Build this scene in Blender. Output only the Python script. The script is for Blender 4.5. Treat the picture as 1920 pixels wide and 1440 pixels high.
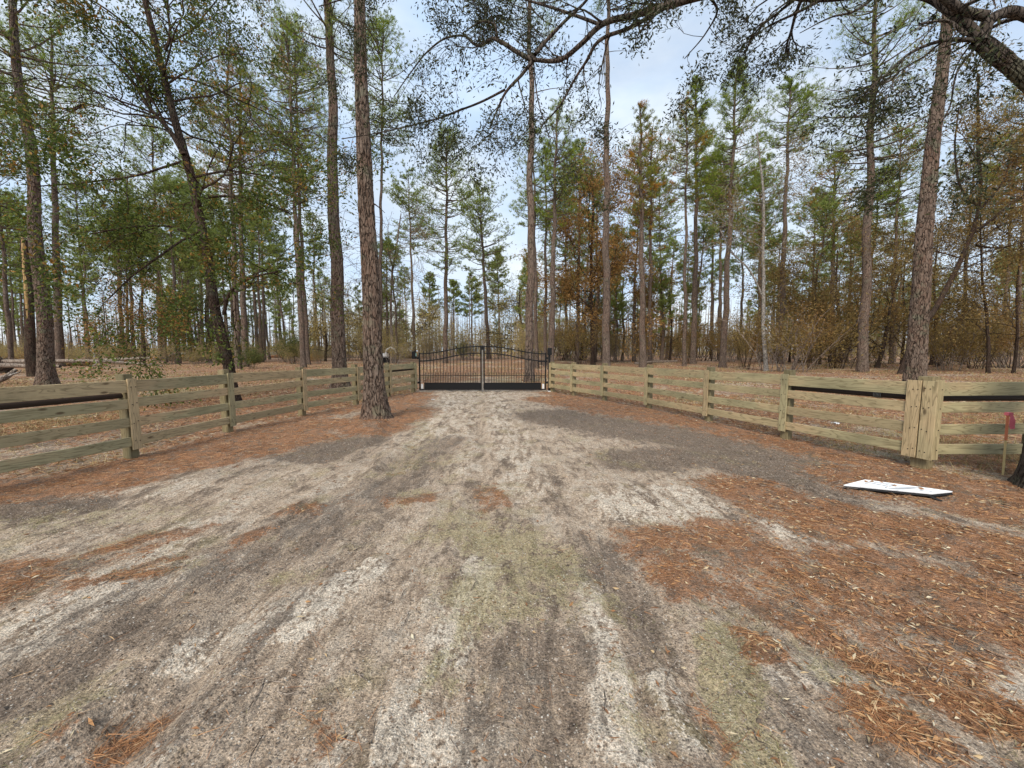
import bpy, math, numpy as np
from mathutils import Vector, Matrix
from math import radians as R, pi, sin, cos, sqrt, atan, atan2
sc = bpy.context.scene
for o in list(bpy.data.objects): bpy.data.objects.remove(o)
col = sc.collection

# ------------------------------------------------------------------ camera
FP, HOR, CAMH = 723.0, 657.0, 1.6
PITCH = atan((720 - HOR) / FP)
cd = bpy.data.cameras.new('camera'); cam = bpy.data.objects.new('camera', cd); col.objects.link(cam)
cd.sensor_width = 36.0; cd.lens = 36.0 * FP / 1920.0; cd.clip_start = 0.05; cd.clip_end = 2000
cam.location = (0, 0, CAMH); cam.rotation_euler = (pi / 2 - PITCH, 0, 0)
sc.camera = cam
sc.render.resolution_x = 1024; sc.render.resolution_y = 768

# ------------------------------------------------------------------ world, sun, exposure
SUN_EL, SUN_AZ = R(46), R(200)
w = bpy.data.worlds.new('World'); sc.world = w; w.use_nodes = True
nt = w.node_tree; nt.nodes.clear()
def nn(t, typ, **kw):
    n = t.nodes.new(typ)
    for k, v in kw.items(): setattr(n, k, v)
    return n
out = nn(nt, 'ShaderNodeOutputWorld')
sky = nn(nt, 'ShaderNodeTexSky', sky_type='NISHITA', sun_disc=False, sun_elevation=SUN_EL, sun_rotation=SUN_AZ)
sky.air_density = 1.0; sky.dust_density = 2.0; sky.ozone_density = 1.0
bg1 = nn(nt, 'ShaderNodeBackground'); bg1.inputs[1].default_value = 0.08
nt.links.new(sky.outputs[0], bg1.inputs[0])
tc = nn(nt, 'ShaderNodeTexCoord')
mp = nn(nt, 'ShaderNodeMapping'); mp.inputs['Scale'].default_value = (1, 1, 2.4)
nt.links.new(tc.outputs['Generated'], mp.inputs[0])
nz = nn(nt, 'ShaderNodeTexNoise'); nz.inputs['Scale'].default_value = 2.2; nz.inputs['Detail'].default_value = 7; nz.inputs['Roughness'].default_value = 0.55
nt.links.new(mp.outputs[0], nz.inputs['Vector'])
cr = nn(nt, 'ShaderNodeValToRGB'); cr.color_ramp.elements[0].position = 0.40; cr.color_ramp.elements[1].position = 0.62
cr.color_ramp.elements[0].color = (.70, .70, .70, 1); cr.color_ramp.elements[1].color = (1, 1, 1, 1)
nt.links.new(nz.outputs[0], cr.inputs[0])
nz2 = nn(nt, 'ShaderNodeTexNoise'); nz2.inputs['Scale'].default_value = 3.1; nz2.inputs['Detail'].default_value = 5
nt.links.new(mp.outputs[0], nz2.inputs['Vector'])
cr2 = nn(nt, 'ShaderNodeValToRGB')
cr2.color_ramp.elements[0].position = 0.35; cr2.color_ramp.elements[0].color = (.58, .75, .98, 1)
cr2.color_ramp.elements[1].position = 0.68; cr2.color_ramp.elements[1].color = (.90, .96, 1.0, 1)
nt.links.new(nz2.outputs[0], cr2.inputs[0])
bg2 = nn(nt, 'ShaderNodeBackground'); bg2.inputs[1].default_value = 0.49
nt.links.new(cr2.outputs[0], bg2.inputs[0])
mx = nn(nt, 'ShaderNodeMixShader')
nt.links.new(cr.outputs[0], mx.inputs[0]); nt.links.new(bg1.outputs[0], mx.inputs[1]); nt.links.new(bg2.outputs[0], mx.inputs[2])
nt.links.new(mx.outputs[0], out.inputs[0])
sl = bpy.data.lights.new('sun', 'SUN'); sl.energy = 1.5; sl.angle = R(22); sl.color = (1.0, .91, .78)
so = bpy.data.objects.new('sun', sl); col.objects.link(so)
sd = Vector((sin(SUN_AZ) * cos(SUN_EL), cos(SUN_AZ) * cos(SUN_EL), sin(SUN_EL)))
so.rotation_euler = sd.to_track_quat('Z', 'Y').to_euler(); so.location = (0, -5, 40)
vs = sc.view_settings; vs.view_transform = 'Standard'; vs.look = 'None'; vs.gamma = 1; vs.exposure = 1.22
vs.use_curve_mapping = False

# ------------------------------------------------------------------ geometry helpers
def ray(px, py):
    x = (px - 960) / FP; y = (720 - py) / FP
    return (x, cos(PITCH) + y * sin(PITCH), -sin(PITCH) + y * cos(PITCH))
def G(px, py, z=0.0):
    r = ray(px, py); t = (z - CAMH) / r[2]
    return Vector((r[0] * t, r[1] * t, z))
def W(px, py, Y):
    r = ray(px, py); t = Y / r[1]
    return Vector((r[0] * t, Y, CAMH + r[2] * t))
def offax(px, py=HOR): return 1 / sqrt(1 + ((px - 960) / FP) ** 2 + (min(0, py - HOR) / FP) ** 2)
def rs(seed): return np.random.RandomState(seed)

def _h(ix, iy, s):
    n = (ix.astype(np.int64) * 374761393 + iy.astype(np.int64) * 668265263 + s * 974634777) & 0xffffffff
    n = ((n ^ (n >> 13)) * 1274126177) & 0xffffffff
    n = n ^ (n >> 16)
    return (n & 0xffff) / 65535.0
def vn(x, y, s=0):
    ix = np.floor(x); iy = np.floor(y); fx = x - ix; fy = y - iy
    fx = fx * fx * (3 - 2 * fx); fy = fy * fy * (3 - 2 * fy)
    ix = ix.astype(np.int64); iy = iy.astype(np.int64)
    a = _h(ix, iy, s); b = _h(ix + 1, iy, s); c = _h(ix, iy + 1, s); d = _h(ix + 1, iy + 1, s)
    return (a * (1 - fx) + b * fx) * (1 - fy) + (c * (1 - fx) + d * fx) * fy
def fbm(x, y, s=0, o=4):
    r = 0; a = .5; t = 0
    for i in range(o):
        r = r + a * vn(x * 2 ** i + 17.3 * i, y * 2 ** i - 9.1 * i, s + i); t += a; a *= .5
    return r / t

def mesh_np(name, V, F, mat=None, smooth=False):
    V = np.asarray(V, dtype=np.float32).reshape(-1, 3)
    me = bpy.data.meshes.new(name)
    if isinstance(F, np.ndarray): Fs = [F]
    else: Fs = F
    Fs = [f for f in Fs if len(f)]
    loops = np.concatenate([f.reshape(-1) for f in Fs]).astype(np.int32)
    tot = np.concatenate([np.full(len(f), f.shape[1], dtype=np.int32) for f in Fs])
    st = np.concatenate([[0], np.cumsum(tot)[:-1]]).astype(np.int32)
    me.vertices.add(len(V)); me.vertices.foreach_set('co', V.ravel())
    me.loops.add(len(loops)); me.loops.foreach_set('vertex_index', loops)
    me.polygons.add(len(tot)); me.polygons.foreach_set('loop_start', st); me.polygons.foreach_set('loop_total', tot)
    me.polygons.foreach_set('use_smooth', np.full(len(tot), bool(smooth)))
    me.update(calc_edges=True); me.validate()
    if mat: me.materials.append(mat)
    return me
def obj(name, me, parent=None, loc=None):
    o = bpy.data.objects.new(name, me); col.objects.link(o)
    if name in ('branches', 'crown', 'stems', 'foliage', 'sticks', 'leaves'): o['kind'] = 'stuff'
    if parent: o.parent = parent
    if loc is not None: o.location = loc
    return o
def tag(o, label=None, cat=None, group=None, kind=None):
    if label: o['label'] = label
    if cat: o['category'] = cat
    if group: o['group'] = group
    if kind: o['kind'] = kind
    return o
def thing(name, loc, label, cat, group=None):
    o = bpy.data.objects.new(name, None); col.objects.link(o); o.location = loc
    o.empty_display_size = .2
    return tag(o, label, cat, group)

def tubes(lines, sides=6, cap=False):
    """lines: list of (points Nx3, radii N)."""
    VV = []; FF = []; base = 0
    for P, Rr in lines:
        P = np.asarray(P, float); Rr = np.asarray(Rr, float); n = len(P)
        T = np.gradient(P, axis=0); T /= (np.linalg.norm(T, axis=1)[:, None] + 1e-9)
        ref = np.array([0., 1., 0.]) if abs(T[0][1]) < .8 else np.array([1., 0., 0.])
        U = np.cross(T, ref); U /= (np.linalg.norm(U, axis=1)[:, None] + 1e-9)
        B = np.cross(T, U)
        a = np.arange(sides) * 2 * pi / sides
        ring = P[:, None, :] + Rr[:, None, None] * (np.cos(a)[None, :, None] * U[:, None, :] + np.sin(a)[None, :, None] * B[:, None, :])
        VV.append(ring.reshape(-1, 3))
        i = np.arange(n - 1)[:, None] * sides; j = np.arange(sides)[None, :]; j2 = (j + 1) % sides
        q = np.stack([i + j, i + j2, i + sides + j2, i + sides + j], -1).reshape(-1, 4) + base
        FF.append(q); base += n * sides
    return np.concatenate(VV), np.concatenate(FF)

def box_arr(x0, x1, y0, y1, z0, z1, ch=0.0):
    if ch <= 0:
        V = np.array([(x, y, z) for x in (x0, x1) for y in (y0, y1) for z in (z0, z1)], float)
        F = np.array([(0, 1, 3, 2), (4, 6, 7, 5), (0, 4, 5, 1), (2, 3, 7, 6), (0, 2, 6, 4), (1, 5, 7, 3)])
        return V, [F]
    prof = [(y0 + ch, z0), (y1 - ch, z0), (y1, z0 + ch), (y1, z1 - ch), (y1 - ch, z1), (y0 + ch, z1), (y0, z1 - ch), (y0, z0 + ch)]
    V = np.array([(x0, y, z) for y, z in prof] + [(x1, y, z) for y, z in prof], float)
    Q = np.array([(i, (i + 1) % 8, 8 + (i + 1) % 8, 8 + i) for i in range(8)])[:, ::-1]
    E = np.array([list(range(8)), list(range(15, 7, -1))])
    return V, [Q, E]
def join(parts):
    VV = []; FF = []; b = 0
    for V, F in parts:
        if isinstance(F, np.ndarray): F = [F]
        VV.append(V)
        for f in F: FF.append(f + b)
        b += len(V)
    return np.concatenate(VV), FF

def blades(C, D, L, Wd, rng, kind='leaf', fold=.25):
    """flat leaf/needle set. C centres (base), D unit dirs, L lengths, Wd widths"""
    n = len(C); D = D / (np.linalg.norm(D, axis=1)[:, None] + 1e-9)
    r = rng.normal(size=(n, 3)); S = np.cross(D, r); S /= (np.linalg.norm(S, axis=1)[:, None] + 1e-9)
    N = np.cross(S, D)
    L = np.broadcast_to(L, n)[:, None]; Wd = np.broadcast_to(Wd, n)[:, None]
    if kind == 'needle':
        V = np.stack([C - S * Wd * .5, C + S * Wd * .5, C + D * L], 1)
        return V.reshape(-1, 3), np.arange(3 * n).reshape(n, 3)
    mid = C + D * L * .5
    V = np.stack([C, mid + S * Wd * .5 + N * Wd * fold, C + D * L, mid - S * Wd * .5 + N * Wd * fold], 1)
    b = np.arange(n)[:, None] * 4
    F = np.stack([b + 0, b + 1, b + 2, b + 0, b + 2, b + 3], -1).reshape(-1, 3)
    return V.reshape(-1, 3), F

# ------------------------------------------------------------------ materials
def newmat(name, rough=.9, spec=.2):
    m = bpy.data.materials.new(name); m.use_nodes = True
    t = m.node_tree; b = t.nodes['Principled BSDF']
    b.inputs['Roughness'].default_value = rough; b.inputs['Specular IOR Level'].default_value = spec
    return m, t, b
def noise(t, vec, scale, detail=4, rough=.55, dist=0.0):
    n = t.nodes.new('ShaderNodeTexNoise'); n.inputs['Scale'].default_value = scale
    n.inputs['Detail'].default_value = detail; n.inputs['Roughness'].default_value = rough; n.inputs['Distortion'].default_value = dist
    if vec is not None: t.links.new(vec, n.inputs['Vector'])
    return n.outputs[0]
def voro(t, vec, scale, feature='F1'):
    n = t.nodes.new('ShaderNodeTexVoronoi'); n.feature = feature; n.inputs['Scale'].default_value = scale
    t.links.new(vec, n.inputs['Vector']); return n.outputs
def mapping(t, vec, scale=(1, 1, 1), rot=(0, 0, 0)):
    n = t.nodes.new('ShaderNodeMapping'); n.inputs['Scale'].default_value = scale; n.inputs['Rotation'].default_value = rot
    t.links.new(vec, n.inputs[0]); return n.outputs[0]
def ramp(t, fac, stops, interp='LINEAR'):
    n = t.nodes.new('ShaderNodeValToRGB'); e = n.color_ramp.elements; n.color_ramp.interpolation = interp
    while len(e) < len(stops): e.new(.5)
    for i, (p, c) in enumerate(stops):
        e[i].position = p; e[i].color = (c[0], c[1], c[2], 1) if isinstance(c, (tuple, list)) else (c, c, c, 1)
    t.links.new(fac, n.inputs[0]); return n.outputs[0]
def mix(t, f, a, b, mode='MIX'):
    n = t.nodes.new('ShaderNodeMix'); n.data_type = 'RGBA'; n.blend_type = mode
    for s, v in ((0, f), (6, a), (7, b)):
        if isinstance(v, (int, float)): n.inputs[s].default_value = v if s == 0 else (v, v, v, 1)
        elif isinstance(v, (tuple, list)): n.inputs[s].default_value = (*v[:3], 1)
        else: t.links.new(v, n.inputs[s])
    return n.outputs[2]
def mth(t, op, a, b=0.0, clamp=False):
    n = t.nodes.new('ShaderNodeMath'); n.operation = op; n.use_clamp = clamp
    for i, v in enumerate((a, b)):
        if isinstance(v, (int, float)): n.inputs[i].default_value = v
        else: t.links.new(v, n.inputs[i])
    return n.outputs[0]
def sstep(t, v, a, b):
    n = t.nodes.new('ShaderNodeMapRange'); n.interpolation_type = 'SMOOTHSTEP'
    n.inputs[1].default_value = a; n.inputs[2].default_value = b; t.links.new(v, n.inputs[0]); return n.outputs[0]
def bump(t, b, h, strength=.5, dist=.02):
    n = t.nodes.new('ShaderNodeBump'); n.inputs['Strength'].default_value = strength; n.inputs['Distance'].default_value = dist
    t.links.new(h, n.inputs['Height']); t.links.new(n.outputs[0], b.inputs['Normal']); return n
def objc(t): return t.nodes.new('ShaderNodeTexCoord').outputs['Object']
def posn(t): return t.nodes.new('ShaderNodeNewGeometry').outputs['Position']
def island(t): return t.nodes.new('ShaderNodeNewGeometry').outputs['Random Per Island']
def orand(t): return t.nodes.new('ShaderNodeObjectInfo').outputs['Random']

def bark_mat(name, dark, mid, light, red, lichen=.25, sc_=9.0, zst=.32, redness=.5):
    m, t, b = newmat(name, .95, .1)
    p = objc(t)
    q = mapping(t, p, (1, 1, zst))
    wv = t.nodes.new('ShaderNodeVectorMath'); wv.operation = 'ADD'
    nzc = t.nodes.new('ShaderNodeTexNoise'); nzc.inputs['Scale'].default_value = 6; t.links.new(q, nzc.inputs['Vector'])
    ms = t.nodes.new('ShaderNodeVectorMath'); ms.operation = 'SCALE'; ms.inputs[3].default_value = .22
    t.links.new(nzc.outputs['Color'], ms.inputs[0]); t.links.new(q, wv.inputs[0]); t.links.new(ms.outputs[0], wv.inputs[1])
    v = voro(t, wv.outputs[0], sc_, 'DISTANCE_TO_EDGE')
    crack = sstep(t, mth(t, 'ADD', v[0], mth(t, 'MULTIPLY', mth(t, 'SUBTRACT', noise(t, q, 26, 4, .7), .42), .30)), 0.0, .13)
    vc = voro(t, wv.outputs[0], sc_, 'F1')
    fine = noise(t, q, 60, 4, .7)
    big = noise(t, p, 1.1, 4, .6)
    c = ramp(t, fine, [(.3, dark), (.5, mid), (.72, light)])
    rr = mth(t, 'MULTIPLY', sstep(t, big, .42, .62), redness)
    c = mix(t, rr, c, mix(t, .5, red, c))
    sepn = t.nodes.new('ShaderNodeSeparateColor'); t.links.new(vc[1], sepn.inputs[0])
    c = mix(t, mth(t, 'MULTIPLY', sepn.outputs[0], .45), c, light)
    l = mth(t, 'MULTIPLY', sstep(t, noise(t, p, 2.3, 5, .65), .52, .66), lichen)
    c = mix(t, l, c, (.13, .15, .10))
    c = mix(t, crack, tuple(x * .62 for x in dark), c)
    t.links.new(c, b.inputs['Base Color'])
    h = mth(t, 'ADD', mth(t, 'MULTIPLY', crack, .8), mth(t, 'MULTIPLY', fine, .35))
    bump(t, b, h, .9, .03)
    return m
M = {}
M['pine_bark'] = bark_mat('pine_bark', (0.056, 0.040, 0.031), (0.132, 0.097, 0.076), (0.240, 0.190, 0.155), (0.216, 0.106, 0.065), .3, 12, .26, .5)
M['pine_bark_near'] = bark_mat('pine_bark_near', (0.049, 0.034, 0.026), (0.123, 0.087, 0.067), (0.246, 0.191, 0.152), (0.205, 0.098, 0.059), .5, 15, .24, .5)
M['oak_bark'] = bark_mat('oak_bark', (0.019, 0.014, 0.011), (0.055, 0.037, 0.028), (0.111, 0.081, 0.063), (0.098, 0.043, 0.024), .3, 20, .26, .6)
M['live_oak_bark'] = bark_mat('live_oak_bark', (0.020, 0.016, 0.014), (0.056, 0.044, 0.036), (0.152, 0.125, 0.106), (0.136, 0.055, 0.027), .45, 22, .28, .45)
M['pale_bark'] = bark_mat('pale_bark', (.13, .115, .10), (.27, .245, .22), (.42, .39, .35), (.28, .22, .17), .5, 8, .5, .2)

def leaf_mat(name, stops, patch=None, patchcol=None, trans=.42, pscale=.5, lo=.55, hi=.66):
    m, t, b = newmat(name, .65, .25)
    c = ramp(t, island(t), stops)
    if patchcol:
        n = sstep(t, noise(t, posn(t), pscale, 3, .6), lo, hi)
        pc = ramp(t, island(t), [(0, tuple(x * .55 for x in patchcol)), (1, patchcol)])
        c = mix(t, mth(t, 'MULTIPLY', n, patch), c, pc)
    t.links.new(c, b.inputs['Base Color'])
    tr = t.nodes.new('ShaderNodeBsdfTranslucent'); t.links.new(c, tr.inputs[0])
    ms = t.nodes.new('ShaderNodeMixShader'); ms.inputs[0].default_value = trans
    t.links.new(b.outputs[0], ms.inputs[1]); t.links.new(tr.outputs[0], ms.inputs[2])
    t.links.new(ms.outputs[0], t.nodes['Material Output'].inputs[0])
    return m
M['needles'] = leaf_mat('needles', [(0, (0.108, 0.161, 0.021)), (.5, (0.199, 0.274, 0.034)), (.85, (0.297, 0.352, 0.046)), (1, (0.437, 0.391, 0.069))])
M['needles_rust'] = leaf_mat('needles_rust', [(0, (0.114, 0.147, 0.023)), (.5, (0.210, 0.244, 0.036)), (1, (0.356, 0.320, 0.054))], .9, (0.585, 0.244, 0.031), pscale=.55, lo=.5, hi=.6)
M['needles_far_haze'] = leaf_mat('needles_far_haze', [(0, (0.148, 0.200, 0.051)), (.5, (0.242, 0.299, 0.072)), (1, (0.364, 0.382, 0.102))])  # paler needles for distant pines, with distance haze put into the colour
M['oak_leaf'] = leaf_mat('oak_leaf', [(0, (0.036, 0.057, 0.011)), (.5, (0.081, 0.115, 0.020)), (.9, (0.138, 0.167, 0.030)), (1, (0.325, 0.159, 0.030))], .8, (0.358, 0.159, 0.030), trans=.25, pscale=.7, lo=.58, hi=.68)
M['live_oak_leaf'] = leaf_mat('live_oak_leaf', [(0, (0.017, 0.024, 0.010)), (.6, (0.042, 0.050, 0.018)), (1, (0.094, 0.091, 0.038))], trans=.2)
M['brown_leaf'] = leaf_mat('brown_leaf', [(0, (0.180, 0.100, 0.034)), (.5, (0.379, 0.208, 0.067)), (1, (0.540, 0.324, 0.107))], .5, (0.180, 0.198, 0.040), pscale=.6)
M['olive_leaf'] = leaf_mat('olive_leaf', [(0, (0.132, 0.096, 0.029)), (.5, (0.238, 0.170, 0.054)), (1, (0.370, 0.266, 0.099))], .7, (0.317, 0.158, 0.050), pscale=.4, lo=.48, hi=.62)
M['straw_leaf'] = leaf_mat('straw_leaf', [(0, (0.254, 0.196, 0.074)), (.5, (0.405, 0.316, 0.121)), (1, (0.574, 0.450, 0.189))], .5, (0.236, 0.226, 0.063), pscale=.3, lo=.5, hi=.6)
M['cedar'] = leaf_mat('cedar', [(0, (0.056, 0.076, 0.023)), (.6, (0.131, 0.151, 0.044)), (1, (0.244, 0.235, 0.076))], .5, (0.300, 0.202, 0.063))

def wood_mat(name, a, bcol, c3, knot=1.0):
    m, t, b = newmat(name, .8, .25)
    p = objc(t); r = orand(t)
    off = t.nodes.new('ShaderNodeCombineXYZ')
    t.links.new(mth(t, 'MULTIPLY', r, 37.0), off.inputs[0]); t.links.new(mth(t, 'MULTIPLY', r, 91.0), off.inputs[1]); t.links.new(mth(t, 'MULTIPLY', r, 53.0), off.inputs[2])
    ad = t.nodes.new('ShaderNodeVectorMath'); ad.operation = 'ADD'; t.links.new(p, ad.inputs[0]); t.links.new(off.outputs[0], ad.inputs[1])
    q = ad.outputs[0]
    base = noise(t, mapping(t, q, (1.1, 2.5, 2.5)), 1.0, 3, .5)
    c = ramp(t, base, [(.35, a), (.52, bcol), (.68, c3)])
    tint = mth(t, 'FRACT', mth(t, 'MULTIPLY', r, 7.31))
    c = mix(t, mth(t, 'MULTIPLY', sstep(t, tint, .35, 1.0), .8), c, c3)
    c = mix(t, mth(t, 'MULTIPLY', sstep(t, mth(t, 'FRACT', mth(t, 'MULTIPLY', r, 17.7)), .5, 1.0), .35), c, (.17, .16, .10))
    # growth rings: distorted bands along board
    wv = t.nodes.new('ShaderNodeTexNoise'); wv.inputs['Scale'].default_value = 1; wv.inputs['Detail'].default_value = 2; wv.inputs['Distortion'].default_value = 1.2
    t.links.new(mapping(t, q, (.9, 9, 9)), wv.inputs['Vector'])
    rings = mth(t, 'FRACT', mth(t, 'MULTIPLY', wv.outputs[0], 9.0))
    grain = sstep(t, rings, .55, 1.0)
    fineg = noise(t, mapping(t, q, (4, 160, 160)), 1, 3, .6)
    c = mix(t, mth(t, 'MULTIPLY', grain, .62), c, (.11, .08, .035))
    c = mix(t, mth(t, 'MULTIPLY', fineg, .5), c, tuple(x * .6 for x in a))
    kv = voro(t, mapping(t, q, (2.2, 6.0, 6.0)), 1.0, 'F1')
    k = mth(t, 'SUBTRACT', 1.0, sstep(t, kv[0], .05, .14))
    c = mix(t, mth(t, 'MULTIPLY', k, .8 * knot), c, (.07, .04, .02))
    dirt = sstep(t, noise(t, mapping(t, q, (2, 2, 2)), 1.7, 5, .7), .50, .75)
    c = mix(t, mth(t, 'MULTIPLY', dirt, .35), c, (.13, .12, .07))
    t.links.new(c, b.inputs['Base Color'])
    bump(t, b, mth(t, 'ADD', fineg, mth(t, 'MULTIPLY', grain, .6)), .35, .004)
    return m
M['wood'] = wood_mat('treated_pine', (.33, .295, .17), (.48, .415, .24), (.60, .43, .25))
M['wood_dark'] = wood_mat('weathered_post', (.15, .13, .075), (.25, .21, .115), (.33, .26, .145))
def plain(name, c, rough=.5, spec=.5, metal=0):
    m, t, b = newmat(name, rough, spec); b.inputs['Metallic'].default_value = metal
    n = noise(t, objc(t), 14, 4, .6)
    t.links.new(mix(t, n, tuple(x * .75 for x in c), tuple(min(1, x * 1.15) for x in c)), b.inputs['Base Color'])
    return m
M['pole'] = plain('dark_stained_pole', (.035, .022, .016), .7, .3)
M['black'] = plain('black_powder_coat', (.008, .008, .009), .65, .25)
M['grey_metal'] = plain('galvanised_bar', (.22, .22, .21), .5, .5, .3)
M['white'] = plain('white_plastic', (.72, .73, .74), .5)
M['pink'] = plain('pink_ribbon', (.95, .20, .24), .6)
M['stake'] = plain('stake_wood', (.74, .56, .26), .8)
M['stake_red'] = plain('stake_painted_tip', (.72, .24, .12), .8)
M['snagwood'] = plain('torn_wood', (.42, .27, .11), .8)
M['deadwood'] = bark_mat('dead_wood', (.10, .075, .06), (.24, .19, .155), (.42, .36, .30), (.28, .16, .10), .2, 10, .3, .3)

# ------------------------------------------------------------------ ground masks (real patches of litter, sand, soil, moss, plus painted fence shade)
# each stroke: kind, [(px,py)...], width in metres, strength ; px only used to survey where the patch lies on the ground plane
STR = [
 # dark tyre-pressed soil
 ('D', [(0,1290),(150,1200),(320,1120),(480,1040),(640,960),(760,890),(830,830)], .30, 0.64),
 ('D', [(300,1400),(420,1250),(560,1120),(680,1000),(790,900)], .16, 0.34),
 ('D', [(980,1440),(1000,1330),(1010,1250)], .25, 0.60), ('D', [(930,1440),(1050,1200),(1060,1080)], .10, 0.30),
 ('D', [(1330,1440),(1290,1300),(1210,1150),(1140,1060),(1080,1000)], .12, 0.45),
 ('D', [(1060,1060),(1130,1040)], .2, 0.60), ('D', [(1560,1440),(1480,1300),(1400,1200)], .12, 0.45),
 ('D', [(1700,1440),(1640,1400),(1760,1430),(1900,1440)], .2, 0.52), ('D', [(650,1440),(480,1380),(300,1330)], .2, 0.26),
 ('D', [(0,960),(130,950)], .25, 1.25), ('D', [(0,915),(220,868)], .18, 0.56), ('D', [(540,848),(600,850),(670,825),(700,805)], .38, 1.25),
 ('D', [(430,880),(560,860),(700,850)], .3, 0.38),
 ('D', [(1040,778),(1180,800),(1320,820),(1470,850)], .75, 1.19), ('D', [(1200,860),(1330,850),(1460,890),(1560,900)], .45, 1.12),
 ('D', [(1560,940),(1500,960)], .25, 0.88), ('D', [(1250,1050),(1350,1120),(1480,1190)], .2, 0.41), ('D', [(1860,1090),(1920,1120)], .15, 0.68),
 # pale sand
 ('S', [(0,1240),(120,1170),(250,1110),(380,1065),(430,1050)], .16, 1.0), ('S', [(0,1190),(150,1120)], .15, .7), ('S', [(560,1190),(610,1120),(690,1060)], .09, .95),
 ('S', [(370,1220),(440,1190),(530,1150)], .12, .7), ('S', [(540,1000),(620,950),(700,915)], .20, .6), ('S', [(860,1240),(870,1140),(900,1050)], .11, .75),
 ('S', [(1190,1440),(1180,1300),(1150,1240)], .09, 1.1), ('S', [(1330,1400),(1290,1300)], .05, .9), ('S', [(1160,1210),(1100,1090),(1070,1060)], .07, .8),
 ('S', [(700,1440),(800,1360),(900,1440)], .14, .8), ('S', [(1480,1290),(1570,1290)], .10, .8), ('S', [(1560,1400),(1600,1330)], .08, .4),
 ('S', [(1740,1210),(1840,1270),(1920,1330)], .13, 1.0), ('S', [(1800,1230),(1900,1250)], .12, .8), ('S', [(1180,945),(1260,935),(1390,945)], .32, .75),
 ('S', [(1470,1000),(1590,1010),(1700,1060)], .17, .75), ('S', [(1420,1000),(1480,1040)], .08, .6), ('S', [(1000,910),(960,905)], .3, .4),
 ('S', [(800,850),(830,790),(850,740)], .3, .5), ('S', [(930,740),(950,800),(990,880)], .25, .45), ('S', [(860,880),(870,800),(885,740)], .2, .4),
 ('S', [(380,900),(480,870),(560,860)], .3, .45), ('S', [(250,930),(400,900)], .25, .4), ('S', [(430,1000),(350,1010)], .3, .35),
 ('S', [(680,1040),(640,1060)], .1, .3), ('S', [(940,1310),(880,1360)], .12, .4),
 # moss and thin yellow green grass
 ('M', [(880,990),(960,1020),(1010,1080),(930,1110)], .32, .8), ('M', [(890,930),(950,920)], .25, .4), ('M', [(0,985),(150,975),(300,960)], .22, .55),
 ('M', [(0,1110),(120,1080),(200,1040)], .22, .5), ('M', [(1370,1200),(1420,1320),(1460,1440)], .09, .95), ('M', [(1200,1290),(1220,1390)], .08, .5),
 ('M', [(60,1430),(120,1370)], .1, .6), ('M', [(380,1060),(230,1090)], .1, .5), ('M', [(520,1100),(560,1090)], .1, .6), ('M', [(880,1215),(900,1180)], .07, .7), ('M', [(840,1270),(850,1250)], .06, .7),
 ('M', [(700,890),(790,860),(800,800),(760,770)], .2, .5), ('M', [(1150,1120),(1190,1160)], .1, .7), ('M', [(740,950),(780,920)], .12, .6), ('M', [(1120,850),(1200,870)], .15, .4), ('M', [(1050,1150),(1130,1110)], .1, .4),
 ('M', [(1830,1340),(1900,1380)], .1, .6), ('M', [(1490,1260),(1560,1260)], .08, .5), ('M', [(840,870),(860,850)], .2, .4), ('M', [(1300,845),(1400,865)], .15, .35), ('M', [(1470,780),(1560,810)], .25, .3),
 # orange pine straw
 ('N', [(0,925),(200,900),(400,860),(560,825)], .42, 1.1), ('N', [(250,880),(430,840),(600,800),(700,800),(760,770)], .6, 1.1), ('N', [(780,745),(700,790)], .5, .9),
 ('N', [(20,1080),(60,1100)], .18, .75), ('N', [(0,1130),(110,1130)], .08, .5), ('N', [(190,1050),(260,1030),(320,1010)], .06, .8), ('N', [(220,1090),(330,1055)], .05, .7), ('N', [(90,1100),(180,1070)], .05, .5), ('N', [(180,1110),(330,1080)], .05, .6), ('N', [(545,965),(560,960)], .13, .9), ('N', [(470,1020),(490,1010)], .1, .7), ('N', [(400,990),(180,1080)], .05, .4),
 ('N', [(730,945),(790,935)], .12, .6), ('N', [(900,915),(930,945)], .15, .5),
 ('N', [(1030,750),(1150,770),(1300,790),(1450,815),(1620,860)], .55, 1.15), ('N', [(1060,745),(1200,765)], .5, 1), ('N', [(1400,800),(1600,850),(1800,890),(2000,920)], .6, 1.1),
 ('N', [(1640,900),(1920,960)], .5, 1.1), ('N', [(1400,920),(1480,960),(1600,980),(1800,1020),(1920,1060)], .38, 1.1), ('N', [(1620,1060),(1750,1100),(1920,1160)], .28, 1.0),
 ('N', [(1200,1010),(1260,1010),(1330,1030)], .2, .8), ('N', [(1260,1060),(1290,1090)], .15, .7), ('N', [(1360,1000),(1420,1050),(1560,1100),(1700,1150)], .22, .85), ('N', [(1420,1150),(1560,1200),(1750,1290),(1920,1360)], .10, .95),
 ('N', [(1400,1100),(1500,1150),(1650,1200),(1800,1190),(1920,1200)], .22, .6), ('N', [(1620,1330),(1660,1370)], .10, .9), ('N', [(1430,1250),(1410,1200)], .04, .8), ('N', [(1370,1370),(1390,1400)], .04, .5), ('N', [(260,1400),(130,1410)], .06, .6), ('N', [(640,1420),(600,1400)], .04, .5),
]
SURV = [(k, [tuple(G(*p)[:2]) for p in pts], wd, st) for k, pts, wd, st in STR]
def segd(x, y, a, b):
    dx, dy = b[0] - a[0], b[1] - a[1]; l2 = dx * dx + dy * dy + 1e-9
    t = np.clip(((x - a[0]) * dx + (y - a[1]) * dy) / l2, 0, 1)
    return np.hypot(x - a[0] - t * dx, y - a[1] - t * dy)
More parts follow.
